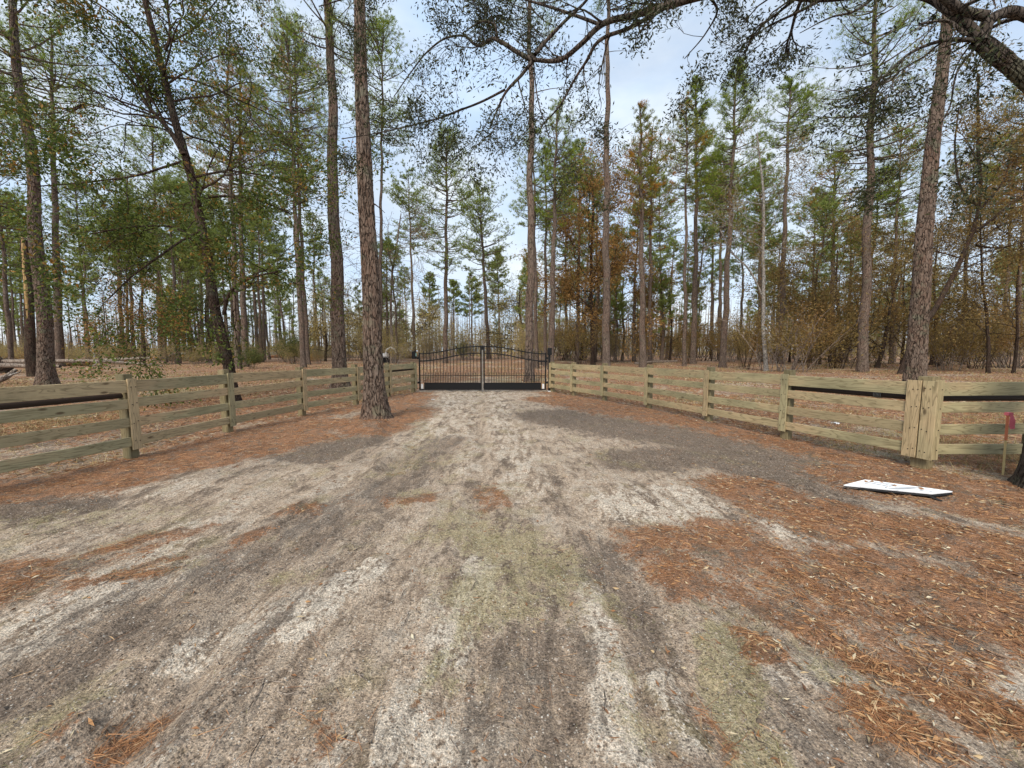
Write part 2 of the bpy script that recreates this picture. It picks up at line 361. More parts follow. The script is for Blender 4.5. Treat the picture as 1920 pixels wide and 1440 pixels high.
def fence_x_left(y):  return np.interp(y, [3.9, 5.66, 7.38, 9.34, 11.18, 13.11, 14.43], [-5.95, -5.63, -5.44, -5.07, -4.49, -4.16, -3.61])
def fence_x_right(y): return np.interp(y, [5.13, 6.88, 8.49, 10.46, 12.26, 13.57, 14.8], [5.51, 4.91, 4.32, 3.68, 2.9, 2.12, 1.44])
def masks(x, y):
    x = np.asarray(x, float); y = np.asarray(y, float)
    wx = x + (fbm(x * 2.2, y * 1.6, 5) - .5) * .35 + (fbm(x * 9, y * 7, 6, 3) - .5) * .10
    wy = y + (fbm(x * 2.2, y * 1.6, 8) - .5) * .45 + (fbm(x * 9, y * 7, 9, 3) - .5) * .12
    m = {k: np.zeros_like(x) for k in 'DSMN'}
    near = (np.abs(x) < 14) & (y > .3) & (y < 20)
    xs, ys = wx[near], wy[near]
    mm = {k: np.zeros_like(xs) for k in 'DSMN'}
    for k, pts, wd, st in SURV:
        d = np.full_like(xs, 1e9)
        for a, b in zip(pts[:-1], pts[1:]): d = np.minimum(d, segd(xs, ys, a, b))
        f = np.clip(1.32 - d / (wd * 1.6), 0, 1); f = f * f * (3 - 2 * f) * st
        mm[k] = np.maximum(mm[k], f)
    for k in m: m[k][near] = mm[k]
    # forest floor outside the fences and past the gate
    outside = np.maximum(np.maximum(np.clip((fence_x_left(y) - .0 - x) / .4, 0, 1), np.clip((x - fence_x_right(y)) / .4, 0, 1)) * (y > 4.6), np.clip((y - 15.0) / .8, 0, 1))
    drive = np.clip(1.6 - np.abs(x + 1.1 + (y - 15) * .03) / 1.5, 0, 1) * np.clip((24 - y) / 6, 0, 1) * (y > 14)
    lit = np.clip((.55 * fbm(x * .28, y * .28, 31) + .45 * fbm(x * 1.4, y * 1.1, 32) - .30) * 5, .35, 1)
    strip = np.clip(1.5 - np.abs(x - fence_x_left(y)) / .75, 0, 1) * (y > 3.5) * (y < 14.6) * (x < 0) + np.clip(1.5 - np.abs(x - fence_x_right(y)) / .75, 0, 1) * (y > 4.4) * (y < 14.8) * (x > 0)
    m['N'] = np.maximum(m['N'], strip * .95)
    m['D'] = np.maximum(m['D'], strip * np.clip((fbm(x * 1.6, y * 1.6, 71) - .56) * 6, 0, 1) * .8)  # contact shadow under the fences, painted as patches of darker soil
    m['N'] = np.where(outside > 0, np.maximum(m['N'] * (1 - outside), outside * lit * (1 - .7 * drive)), m['N'])
    m['M'] = np.maximum(m['M'] * (1 - outside), outside * np.clip((fbm(x * .5, y * .35, 44) - .46) * 5, 0, 1) * .95)
    m['D'] = np.maximum(m['D'] * (1 - outside), outside * np.clip((fbm(x * .9, y * .9, 51) - .50) * 6, 0, 1) * .9)
    m['S'] = np.maximum(m['S'] * (1 - outside), drive * .35)
    for k in m: m[k] = np.clip(m[k] * (.35 + .75 * fbm(x * 3.1, y * 2.0, 60 + ord(k)) + .75 * fbm(x * 13, y * 8, 80 + ord(k), 3)), 0, 1)
    m['S'] *= 1 - .7 * m['N']
    m['D'] *= 1 - .5 * m['N']
    return m
def height(x, y, m=None):
    x = np.asarray(x, float); y = np.asarray(y, float)
    if m is None: m = masks(x, y)
    nf = np.clip((20 - y) / 6, 0, 1)
    h = .05 * (fbm(x * .5, y * .5, 1) - .5)
    h = h + nf * (.045 * (fbm(x * 3.2, y * 1.6, 2) - .5) + .03 * (fbm(x * 14, y * 9, 3, 4) - .5) + .02 * np.abs(fbm(x * 6, y * 2.2, 12, 3) - .5))
    h = h - .03 * m['D'] * nf + .02 * m['S'] * nf + .01 * m['N'] * nf + m['N'] * nf * .05 * (fbm(x * 6, y * 5, 16, 3) - .45)
    h = h + nf * m['D'] * .045 * (fbm(x * 9, y * 8, 4, 3) - .5) + nf * m['S'] * .02 * (fbm(x * 12, y * 10, 14, 3) - .5)
    for cx_, sl_ in ((-.55, .0), (-1.75, .0), (.35, -.05), (-2.3, -.12)):
        d_ = x - (cx_ + (y - 6) * (-.06 + sl_) + .12 * np.sin(y * .5 + cx_)); h = h + nf * (y > 1) * (-.028 * np.exp(-(d_ / .13) ** 2) + .016 * np.exp(-((np.abs(d_) - .24) / .07) ** 2)) * np.clip(fbm(x * .7, y * .5, 77) * 2.2 - .4, 0, 1)
    mound = .16 * np.exp(-((x + 2.9) ** 2 / .12 + (y - 7.9) ** 2 / .12)) * (.5 + fbm(x * 7, y * 7, 19))
    mound = mound + .10 * np.exp(-((x - 2.15) ** 2 / .3 + (y - 5.7) ** 2 / .10)) * fbm(x * 8, y * 8, 20)
    mound = mound + .10 * np.exp(-((x - 3.45) ** 2 / .10 + (y - 4.35) ** 2 / .12)) * fbm(x * 8, y * 8, 21)
    for tx_, ty_, tr_ in ((-3.2, 8.9, .5), (13.7, 12.8, .6)):
        mound = mound + .10 * np.exp(-((x - tx_) ** 2 + (y - ty_) ** 2) / tr_ ** 2) * (.5 + fbm(x * 5, y * 5, 25))
    # berm piled along foot of the left patch
    mound = mound + .10 * np.exp(-((x + 5.0) ** 2 / .6 + (y - 3.75) ** 2 / .03)) * fbm(x * 6, y * 6, 22)
    far = np.clip((y - 18) / 30, 0, 1)
    h = h + mound + far * .5 * (fbm(x * .06, y * .06, 23) - .45)
    return h
def gz(x, y): return float(height(np.array([x]), np.array([y]))[0])

def axis(vals0, steps):
    v = list(vals0)
    for lim, s0, s1 in steps:
        a = v[-1]
        while v[-1] < lim:
            f = (v[-1] - a) / (lim - a); v.append(v[-1] + s0 + (s1 - s0) * f)
    return np.array(v)
xp = axis([0.0], [(3.5, .024, .03), (8, .03, .07), (20, .07, .6), (60, .6, 6), (420, 6, 50)])
xs = np.concatenate([-xp[:0:-1], xp])
ys = axis([-30.0], [(-2, 4, .5), (1.0, .5, .025), (4, .016, .028), (9, .028, .06), (18, .06, .15), (40, .15, 1.2), (120, 1.2, 8), (520, 8, 60)])
XX, YY = np.meshgrid(xs, ys)
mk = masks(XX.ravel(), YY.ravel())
ZZ = height(XX.ravel(), YY.ravel(), mk)
nx, ny = len(xs), len(ys)
idx = np.arange(nx * ny).reshape(ny, nx)
F = np.stack([idx[:-1, :-1], idx[:-1, 1:], idx[1:, 1:], idx[1:, :-1]], -1).reshape(-1, 4)

m, t, b = newmat('forest_ground', .95, .12)
M['ground'] = m
at = t.nodes.new('ShaderNodeAttribute'); at.attribute_name = 'patches'
sep = t.nodes.new('ShaderNodeSeparateColor'); t.links.new(at.outputs['Color'], sep.inputs[0])
D_, S_, Mo = sep.outputs; N_ = at.outputs['Alpha']
P = posn(t)
n1 = noise(t, P, 7, 6, .62); n2 = noise(t, P, 34, 5, .7); n3 = noise(t, P, 150, 3, .7)
nst = noise(t, mapping(t, P, (9, 2.2, 1)), 1, 5, .62, .6)
def soft(attr, n_, k, lo=.3, hi=.6): return sstep(t, mth(t, 'ADD', attr, mth(t, 'MULTIPLY', mth(t, 'SUBTRACT', n_, .5), k)), lo, hi)
dirt = ramp(t, n2, [(.25, (.17, .122, .085)), (.48, (.43, .33, .24)), (.75, (.68, .55, .425))])
dirt = mix(t, mth(t, 'MULTIPLY', sstep(t, nst, .47, .66), .5), dirt, (.56, .465, .365))
dirt = mix(t, mth(t, 'MULTIPLY', sstep(t, nst, .50, .36), .6), dirt, (.17, .125, .092))
dark = ramp(t, n2, [(.3, (.045, .033, .026)), (.5, (.125, .094, .072)), (.75, (.29, .23, .18))])
sand = ramp(t, n2, [(.25, (.33, .265, .20)), (.45, (.60, .515, .415)), (.7, (.84, .75, .62))])
moss = ramp(t, n2, [(.25, (.13, .11, .045)), (.5, (.32, .275, .14)), (.75, (.50, .44, .27))])
nst2 = noise(t, mapping(t, P, (26, 70, 1), (0, 0, .5)), 1, 4, .65, .8)
straw = ramp(t, nst2, [(.28, (.09, .048, .028)), (.45, (.25, .118, .058)), (.6, (.42, .205, .10)), (.78, (.54, .35, .20))])
straw = mix(t, mth(t, 'MULTIPLY', sstep(t, n1, .45, .62), .5), straw, (.16, .085, .05))
def full(v, lo=.34, hi=.66): return sstep(t, v, lo, hi)
nfar = noise(t, mapping(t, P, (1.5, .8, 1)), 2.0, 9, .74)
nA = mth(t, 'ADD', mth(t, 'MULTIPLY', full(nst), .38), mth(t, 'ADD', mth(t, 'MULTIPLY', full(n2), .30), mth(t, 'MULTIPLY', full(nfar), .32)))
nB = mth(t, 'ADD', mth(t, 'MULTIPLY', full(n1), .30), mth(t, 'ADD', mth(t, 'MULTIPLY', full(n2), .32), mth(t, 'MULTIPLY', full(nfar), .38)))
dirt = mix(t, mth(t, 'MULTIPLY', sstep(t, nfar, .50, .62), .75), dirt, sand)
dirt = mix(t, mth(t, 'MULTIPLY', sstep(t, nfar, .49, .38), .75), dirt, dark)
dirt = mix(t, mth(t, 'MULTIPLY', sstep(t, n1, .48, .36), .4), dirt, dark)
dirt = mix(t, mth(t, 'MULTIPLY', sstep(t, noise(t, P, 2.1, 5, .6), .54, .66), .35), dirt, moss)
c = mix(t, mth(t, 'MULTIPLY', soft(S_, nA, 2.1, .35, 1.05), .9), dirt, sand)
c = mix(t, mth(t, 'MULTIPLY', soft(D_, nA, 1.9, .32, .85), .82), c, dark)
c = mix(t, mth(t, 'MULTIPLY', soft(Mo, nB, 1.7, .35, 1.0), .6), c, moss)
straw = mix(t, mth(t, 'MULTIPLY', sstep(t, noise(t, P, 4.3, 7, .7), .50, .60), .7), straw, dark)
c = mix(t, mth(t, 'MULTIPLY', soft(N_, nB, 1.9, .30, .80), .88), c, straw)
# white grit, dark crumbs and loose small litter
gv = voro(t, P, 75, 'F1'); gs = t.nodes.new('ShaderNodeSeparateColor'); t.links.new(gv[1], gs.inputs[0])
grit = mth(t, 'MULTIPLY', sstep(t, gv[0], .42, .25), sstep(t, gs.outputs[0], .90, .94))
c = mix(t, mth(t, 'MULTIPLY', grit, mth(t, 'SUBTRACT', .85, mth(t, 'MULTIPLY', N_, .6))), c, (.66, .62, .55))
grd = mth(t, 'MULTIPLY', sstep(t, gv[0], .5, .3), sstep(t, gs.outputs[1], .72, .8))
c = mix(t, mth(t, 'MULTIPLY', grd, .6), c, (.05, .042, .036))
c = mix(t, .62, c, mix(t, 1.0, c, ramp(t, n3, [(.30, .25), (.5, 1.0), (.70, 1.9)]), 'MULTIPLY'))
n4 = noise(t, mapping(t, P, (1, .8, 1)), 62, 3, .75)
c = mix(t, .5, c, mix(t, 1.0, c, ramp(t, n4, [(.32, .35), (.5, 1.0), (.68, 1.7)]), 'MULTIPLY'))
t.links.new(c, b.inputs['Base Color'])
hh = mth(t, 'ADD', mth(t, 'ADD', mth(t, 'MULTIPLY', n2, 1.0), mth(t, 'MULTIPLY', n3, .45)), mth(t, 'MULTIPLY', mth(t, 'SUBTRACT', 1.0, gv[0]), .35))
bump(t, b, hh, 1.0, .022)

me = mesh_np('ground', np.stack([XX.ravel(), YY.ravel(), ZZ], 1), F, M['ground'], True)
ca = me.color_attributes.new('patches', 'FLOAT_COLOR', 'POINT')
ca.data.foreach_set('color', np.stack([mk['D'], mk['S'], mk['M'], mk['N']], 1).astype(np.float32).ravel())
tag(obj('ground', me), kind='structure')

# ------------------------------------------------------------------ ground scatter
def sample(n, ymin, ymax, rng, spread=1.45):
    y = np.exp(rng.uniform(math.log(ymin), math.log(ymax), n)); x = rng.uniform(-1, 1, n) * (spread * y + .6)
    return x, y
def flatdirs(n, rng, up=.12):
    a = rng.uniform(0, 2 * pi, n); return np.stack([np.cos(a), np.sin(a), rng.normal(0, up, n)], 1)
def scatter_mat(name, stops, rough=.8, trans=.0):
    if trans: return leaf_mat(name, stops, trans=trans)
    m, t, b = newmat(name, rough, .2); t.links.new(ramp(t, island(t), stops), b.inputs['Base Color']); return m
M['straw'] = scatter_mat('pine_straw', [(0, (.13, .065, .035)), (.5, (.34, .155, .068)), (.85, (.50, .27, .13)), (1, (.60, .44, .26))])
M['fallen'] = scatter_mat('fallen_leaf', [(0, (.12, .065, .04)), (.35, (.25, .125, .06)), (.7, (.42, .235, .11)), (.9, (.48, .37, .22)), (1, (.60, .54, .40))])
M['pebble'] = scatter_mat('pebbles', [(0, (.22, .19, .155)), (.6, (.40, .355, .30)), (1, (.68, .63, .54))])
M['clod'] = scatter_mat('soil_crumbs', [(0, (.07, .054, .042)), (.6, (.19, .15, .118)), (1, (.34, .28, .225))])
M['grass'] = scatter_mat('thin_grass', [(0, (.12, .12, .04)), (.6, (.27, .25, .11)), (1, (.45, .40, .22))], trans=.2)
M['drygrass'] = scatter_mat('dry_grass', [(0, (.16, .13, .05)), (.6, (.34, .27, .12)), (1, (.50, .41, .22))], trans=.2)
rng = rs(1)
# pine straw
x, y = sample(380000, 1.1, 16, rng); mm_ = masks(x, y)
shred = lambda x, y, sd: np.clip((fbm(x * 5, y * 4, sd, 4) - .40) * 5, .06, 1)
keep = rng.uniform(size=len(x)) < np.clip(mm_['N'] * 1.2 - .15, 0.008, 1) * .55 * shred(x, y, 201)
x, y = x[keep], y[keep]; z = height(x, y) + .008
V, Fc = blades(np.stack([x, y, z], 1), flatdirs(len(x), rng, .10), rng.uniform(.07, .17, len(x)), np.maximum(.0026, .0008 * y), rng, 'needle')
tag(obj('pine_straw', mesh_np('pine_straw', V, Fc, M['straw'])), 'loose orange brown pine needles strewn over the ground', 'pine straw', kind='stuff')
# leaves
x, y = sample(170000, 1.1, 15, rng); mm_ = masks(x, y)
rgt = np.clip((x - .15 * y + .1) / 1.6, 0, 1)
keep = rng.uniform(size=len(x)) < np.clip(mm_['N'] * 1.1 - .1, 0, 1) * (.05 + .38 * rgt) * shred(x, y, 202) + .003 + .035 * rgt * (x > .3) * shred(x, y, 203)
x, y = x[keep], y[keep]; z = height(x, y) + .008
V, Fc = blades(np.stack([x, y, z], 1), flatdirs(len(x), rng, .16), rng.uniform(.022, .058, len(x)), rng.uniform(.007, .017, len(x)), rng, 'leaf', .35)
tag(obj('fallen_leaves', mesh_np('fallen_leaves', V, Fc, M['fallen'])), 'small tan and rust oak leaves fallen across the right verge', 'leaves', kind='stuff')
# a few bigger pale leaves / chips
def lumps(x, y, s, rng, flat=.6, z0=.0):
    n = len(x); z = height(x, y) + z0
    oc = np.array([(1, 0, 0), (0, 1, 0), (-1, 0, 0), (0, -1, 0), (0, 0, 1), (0, 0, -1)], float)
    V = oc[None] * (rng.uniform(.6, 1.3, (n, 6, 1))); V[:, :, 2] *= flat
    a = rng.uniform(0, 2 * pi, n); ca, sa = np.cos(a)[:, None], np.sin(a)[:, None]
    vx = V[:, :, 0] * ca - V[:, :, 1] * sa; vy = V[:, :, 0] * sa + V[:, :, 1] * ca
    V = np.stack([vx, vy, V[:, :, 2]], -1) * s[:, None, None] + np.stack([x, y, z], 1)[:, None, :]
    f = np.array([(0, 1, 4), (1, 2, 4), (2, 3, 4), (3, 0, 4), (1, 0, 5), (2, 1, 5), (3, 2, 5), (0, 3, 5)])
    return V.reshape(-1, 3), (np.arange(n)[:, None, None] * 6 + f[None]).reshape(-1, 3)
x, y = sample(52000, 1.1, 9, rng); mm_ = masks(x, y)
keep = rng.uniform(size=len(x)) < .22 - .2 * mm_['N']; x, y = x[keep], y[keep]
V, Fc = lumps(x, y, rng.uniform(.0014, .0036, len(x)) * (1 + .12 * y) * (1 + (rng.uniform(size=len(x)) < .02) * 1.0), rng, .4)
tag(obj('pale_grit', mesh_np('pale_grit', V, Fc, M['pebble'])), 'pale grit and tiny shell chips in the driveway dirt', 'grit', kind='stuff')
x, y = sample(90000, 1.1, 12, rng); mm_ = masks(x, y)
keep = rng.uniform(size=len(x)) < np.clip(.06 + .5 * mm_['D'] - .3 * mm_['S'], 0, 1); x, y = x[keep], y[keep]
V, Fc = lumps(x, y, rng.uniform(.002, .0075, len(x)) * (1 + .10 * y) * (1 + (rng.uniform(size=len(x)) < .03) * 1.0), rng, .7)
tag(obj('soil_crumbs', mesh_np('soil_crumbs', V, Fc, M['clod'])), 'dark crumbs of turned soil on the driveway shoulders', 'soil', kind='stuff')
# grass
x, y = sample(150000, 1.1, 15, rng); mm_ = masks(x, y)
keep = rng.uniform(size=len(x)) < np.clip(mm_['M'] * 1.2 - .2, 0, 1) * .42 + .002; x, y = x[keep], y[keep]
d = rng.normal(0, .8, (len(x), 3)); d[:, 2] = rng.uniform(.25, 1, len(x))
V, Fc = blades(np.stack([x, y, height(x, y)], 1), d, rng.uniform(.012, .045, len(x)), np.maximum(.0022, .0009 * y), rng, 'needle')
tag(obj('thin_grass', mesh_np('thin_grass', V, Fc, M['grass'])), 'thin yellow green grass growing through the sandy driveway', 'grass', kind='stuff')
# rough grass beyond the fences
n = 90000
y = np.exp(rng.uniform(math.log(4.8), math.log(48), n)); x = rng.uniform(-1.45, 1.45, n) * y
ok = ((x < fence_x_left(y) - .15) | (x > fence_x_right(y) + .2) | (y > 16)) & (rng.uniform(size=n) < .05 + .95 * np.clip((fbm(x * .5, y * .35, 44) - .42) * 4, 0, 1)) & ~((np.abs(x + 1.1) < 1.8) & (y < 24))
x, y = x[ok], y[ok]; d = rng.normal(0, .5, (len(x), 3)); d[:, 2] = rng.uniform(.3, 1, len(x))
V, Fc = blades(np.stack([x, y, height(x, y)], 1), d, rng.uniform(.06, .22, len(x)), np.maximum(.005, .0011 * y), rng, 'needle')
tag(obj('dry_grass', mesh_np('dry_grass', V, Fc, M['drygrass'])), 'tufts of tan dry grass on the clearing beyond the fences', 'grass', kind='stuff')
n = 60000
y = np.exp(rng.uniform(math.log(4.8), math.log(40), n)); x = rng.uniform(-1.45, 1.45, n) * y
ok = (rng.uniform(size=n) < np.clip((fbm(x * .6, y * .5, 61) - .33) * 5, .05, 1)) & ((x < fence_x_left(y) - .05) | (x > fence_x_right(y) + .1) | (y > 16)) & ~((np.abs(x + 1.1) < 1.6) & (y < 22))
x, y = x[ok], y[ok]
V, Fc = blades(np.stack([x, y, height(x, y) + .01], 1), flatdirs(len(x), rng, .15), rng.uniform(.06, .16, len(x)), np.maximum(.01, .0018 * y), rng, 'leaf')
tag(obj('forest_litter', mesh_np('forest_litter', V, Fc, M['fallen'])), 'rusty needle and leaf litter on the forest floor beyond the fences', 'leaf litter', kind='stuff')

# ------------------------------------------------------------------ tree builders
def interp_line(pts, rad, n, rng=None, wig=0.0):
    P = np.array([tuple(p) for p in pts], float); s = np.concatenate([[0], np.cumsum(np.linalg.norm(np.diff(P, axis=0), axis=1))])
    u = np.linspace(0, s[-1], n)
    # catmull-ish smoothing through cubic hermite per axis
    tang = np.gradient(P, s, axis=0)
    out = np.zeros((n, 3)); k = np.clip(np.searchsorted(s, u, side='right') - 1, 0, len(P) - 2)
    h = (s[k + 1] - s[k]); tt = (u - s[k]) / h
    h00 = 2 * tt ** 3 - 3 * tt ** 2 + 1; h10 = tt ** 3 - 2 * tt ** 2 + tt; h01 = -2 * tt ** 3 + 3 * tt ** 2; h11 = tt ** 3 - tt ** 2
    out = h00[:, None] * P[k] + (h10 * h)[:, None] * tang[k] + h01[:, None] * P[k + 1] + (h11 * h)[:, None] * tang[k + 1]
    r = np.interp(u, s, rad)
    if rng is not None and wig > 0:
        ph = rng.uniform(0, 6, 6)
        for i in range(2): out[:, i] += wig * (np.sin(u * .9 + ph[i]) + .6 * np.sin(u * 2.1 + ph[i + 2])) * np.clip(u / (s[-1] * .2), 0, 1)
    return out, r

def bark_trunk(P, r, sides, amp, seed, flare=0.0, flare_h=.5):
    """round trunk with real bark relief: P n x 3, r n"""
    n = len(P); a = np.arange(sides) * 2 * pi / sides
    T = np.gradient(P, axis=0); T /= np.linalg.norm(T, axis=1)[:, None]
    U = np.cross(T, np.array([0., 1., 0.])); U /= np.linalg.norm(U, axis=1)[:, None]; B = np.cross(T, U)
    s = np.concatenate([[0], np.cumsum(np.linalg.norm(np.diff(P, axis=0), axis=1))])
    AA, SS = np.meshgrid(a, s)
    cx, cy = np.cos(AA), np.sin(AA)
    # periodic noise: blend two sheets
    def pn(fa, fs, sd):
        u = AA / (2 * pi); w_ = np.clip((u - .8) / .2, 0, 1)
        A = fbm(u * fa, SS * fs, sd, 3); Bq = fbm((u - 1) * fa, SS * fs, sd, 3); return A * (1 - w_) + Bq * w_
    cr_ = np.abs(pn(17, 3.6, seed) - .5) * 2
    crack = np.clip(cr_ * 5, 0, 1)
    disp = amp * (crack - .6) + amp * .8 * (pn(18, 9, seed + 7) - .5)
    fl = flare * np.exp(-SS / flare_h) * (.6 + .8 * np.abs(np.sin(AA * 2.5 + seed)))
    rr = r[:, None] * (1 + .05 * np.sin(AA * 3 + seed)) + disp + fl
    V = P[:, None, :] + rr[:, :, None] * (cx[:, :, None] * U[:, None, :] + cy[:, :, None] * B[:, None, :])
    i = np.arange(n - 1)[:, None] * sides; j = np.arange(sides)[None, :]; j2 = (j + 1) % sides
    return V.reshape(-1, 3), np.stack([i + j, i + j2, i + sides + j2, i + sides + j], -1).reshape(-1, 4)

def pine_crown(axisP, zlo, ztop, Rad, rng, nb, tufts, nlen, nwid, nneed=12, shape='cone'):
    """branches + needle tufts. axisP: trunk polyline; returns (branch tubes lines, needle V,F)"""
    lines = []; C = []; Dd = []
    zs = axisP[:, 2]
    H = ztop - zlo
    for i in range(nb):
        u = rng.uniform(0, 1) ** .85
        z = zlo + u * H * .98
        base = np.array([np.interp(z, zs, axisP[:, k]) for k in range(3)])
        if shape == 'cone': pr = (1 - u) ** .42 * (.6 + .4 * min(1, u * 4 + .2))
        else: pr = sqrt(max(0.05, 1 - (2 * u - .85) ** 2)) if u < .92 else .35
        L = Rad * max(.14, pr) * rng.uniform(.55, 1.15)
        az = rng.uniform(0, 2 * pi); up = rng.uniform(-.05, .35) + .9 * u * u
        d = np.array([cos(az), sin(az), up]); d /= np.linalg.norm(d)
        n = 6; tt = np.linspace(0, 1, n)
        side = np.array([-sin(az), cos(az), 0]) * rng.normal(0, .12) * L
        Pn = base + np.outer(tt, d) * L + np.outer(tt ** 2, side) + np.outer(np.sin(tt * pi), [0, 0, -.06 * L]) + np.outer(tt ** 2, [0, 0, .14 * L])
        lines.append((Pn, np.linspace(.018 + .012 * L, .006, n)))
        for j in range(max(1, int(tufts * (.12 + 1.08 * L / Rad)))):
            s = rng.uniform(.35, 1.0) ** .7
            p = np.array([np.interp(s, tt, Pn[:, k]) for k in range(3)])
            o_ = rng.normal(0, 1, 3); o_[2] = abs(o_[2]) * .5; o_ *= L * .20 * (1.1 - .5 * s) / 1.2
            q = p + o_
            if j % 2 == 0: lines.append((np.stack([p, (p + q) / 2 + [0, 0, -.02], q]), np.array([.008, .006, .004])))
            C.append(q); Dd.append(d * .5 + o_ / (np.linalg.norm(o_) + 1e-6) * .4 + np.array([0, 0, .5]))
    C = np.array(C); Dd = np.array(Dd); k = nneed
    CC = np.repeat(C, k, 0); DD = np.repeat(Dd, k, 0) * .55 + rng.normal(0, .6, (len(C) * k, 3))
    CC = CC + rng.normal(0, .05, CC.shape)
    nv = blades(CC, DD, rng.uniform(.6, 1.15, len(CC)) * nlen, nwid, rng, 'needle')
    return lines, nv

def grow(P0, D0, L, r, depth, rng, lines, anch, wig=.25, nchild=4, droop=0.0, spread=.8, ratio=.62):
    n = 7; P = [np.array(P0, float)]; d = np.array(D0, float); d /= np.linalg.norm(d)
    for i in range(n - 1):
        d = d + rng.normal(0, wig, 3) * .55 + np.array([0, 0, -droop]); d /= np.linalg.norm(d)
        P.append(P[-1] + d * L / (n - 1))
    P = np.array(P); lines.append((P, np.linspace(r, r * .35, n)))
    if depth <= 0:
        for i in range(2, n): anch.append((P[i], d))
        return
    if depth == 1:
        for i in (4, 5, 6): anch.append((P[i], d))
    for c_ in range(nchild):
        i = rng.randint(2, n); dd = P[i] - P[i - 1]; dd /= np.linalg.norm(dd)
        q = rng.normal(0, 1, 3); q -= dd * q.dot(dd); q /= np.linalg.norm(q)
        grow(P[i], dd + q * spread * rng.uniform(.5, 1.3), L * ratio * rng.uniform(.7, 1.2), r * .5, depth - 1, rng, lines, anch, wig, nchild, droop, spread, ratio)

def leaves_from(anch, per, size, spreadm, rng, aspect=.42):
    C = np.repeat(np.array([a[0] for a in anch]), per, 0); D = np.repeat(np.array([a[1] for a in anch]), per, 0)
    C = C + rng.normal(0, spreadm, C.shape)
    D = D + rng.normal(0, .9, D.shape)
    L = rng.uniform(.65, 1.3, len(C)) * size
    return blades(C, D, L, L * aspect, rng, 'leaf', .15)

def to_local(V, base): return np.asarray(V) - np.array([base[0], base[1], base[2]])

def build_pine(spec):
    bx, by, wpx, tx, ty, clo, hw, opts, label = spec
    opts = opts or {}
    seed = opts.get('seed', int(bx * 7 + by)); rng = rs(seed)
    g = G(bx, by); Y = g.y; sc_ = FP / Y; rad = wpx / sc_ / 2 * offax(bx)
    base = Vector((g.x, Y, gz(g.x, Y)))
    top = W(tx, ty, Y + opts.get('dy', 0))
    mids = [W(a, b_, Y) for a, b_ in opts.get('mid', [])]
    pts = [(base.x, base.y, base.z - .15)] + mids + [tuple(top)]
    Ht = top.z
    n = max(14, int(Ht * 1.2))
    rads = [rad] + [rad * (1 - .75 * mm2.z / Ht) for mm2 in mids] + [max(.03, rad * .16)]
    Pt, r = interp_line(pts, rads, n, rng, .05 if Y > 14 else .02)
    zz = Pt[:, 2]; r = rad * np.clip(1 - .80 * (np.clip(zz, 0, None) / Ht) ** 1.15, .08, 1)
    r = r + rad * .38 * np.exp(-np.clip(zz, 0, None) / .35)
    t0 = thing('pine_tree', base, label, 'pine tree', opts.get('group'))
    if opts.get('near'):
        n2 = int(Ht / .045); P2, _ = interp_line(Pt, r, n2)
        r2 = np.interp(P2[:, 2], zz, r)
        V, Fq = bark_trunk(P2, r2, 110, .024, seed, rad * .42, .30)
        obj('trunk', mesh_np('trunk', to_local(V, base), Fq, M['pine_bark_near'], False), t0)
    else:
        V, Fq = bark_trunk(interp_line(Pt, r, n * 3)[0], np.interp(np.linspace(0, 1, n * 3), np.linspace(0, 1, n), r), 14, .012, seed)
        obj('trunk', mesh_np('trunk', to_local(V, base), Fq, M['pine_bark'], True), t0)
    zlo = W(bx, clo, Y).z; R_ = hw / sc_
    dens = opts.get('dens', 1.0)
    nb = int(np.clip((Ht - zlo) * 7.5 * dens, 16, 130))
    tf = int(np.clip(16 * dens * (R_ / 2.2) ** .8, 6, 26))
    lines, nv = pine_crown(Pt, zlo, Ht + .15, R_, rng, nb, tf, .24 if Y < 60 else .34, max(.016, Y * .00085), 11, opts.get('shape', 'round'))
    # a few bare stubs lower on the bole
    for i in range(opts.get('stubs', 5)):
        z = rng.uniform(zlo * .45, zlo); bp = np.array([np.interp(z, zz, Pt[:, k]) for k in range(3)]); az = rng.uniform(0, 6.28)
        L = rng.uniform(.4, 1.6) * R_ * .5
        tt = np.linspace(0, 1, 5); lines.append((bp + np.outer(tt, [cos(az), sin(az), .25]) * L + np.outer(tt ** 2, [0, 0, -.2 * L]), np.linspace(.028, .008, 5)))
    lines = [(p, np.maximum(q, Y * .00030)) for p, q in lines]
    V, Fq = tubes(lines, 4)
    obj('branches', mesh_np('branches', to_local(V, base), Fq, M['pine_bark']), t0)
    mat = M['needles_rust'] if opts.get('rust') else (M['needles_far_haze'] if Y > 60 else M['needles'])
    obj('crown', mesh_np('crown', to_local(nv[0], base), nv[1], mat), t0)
    return t0

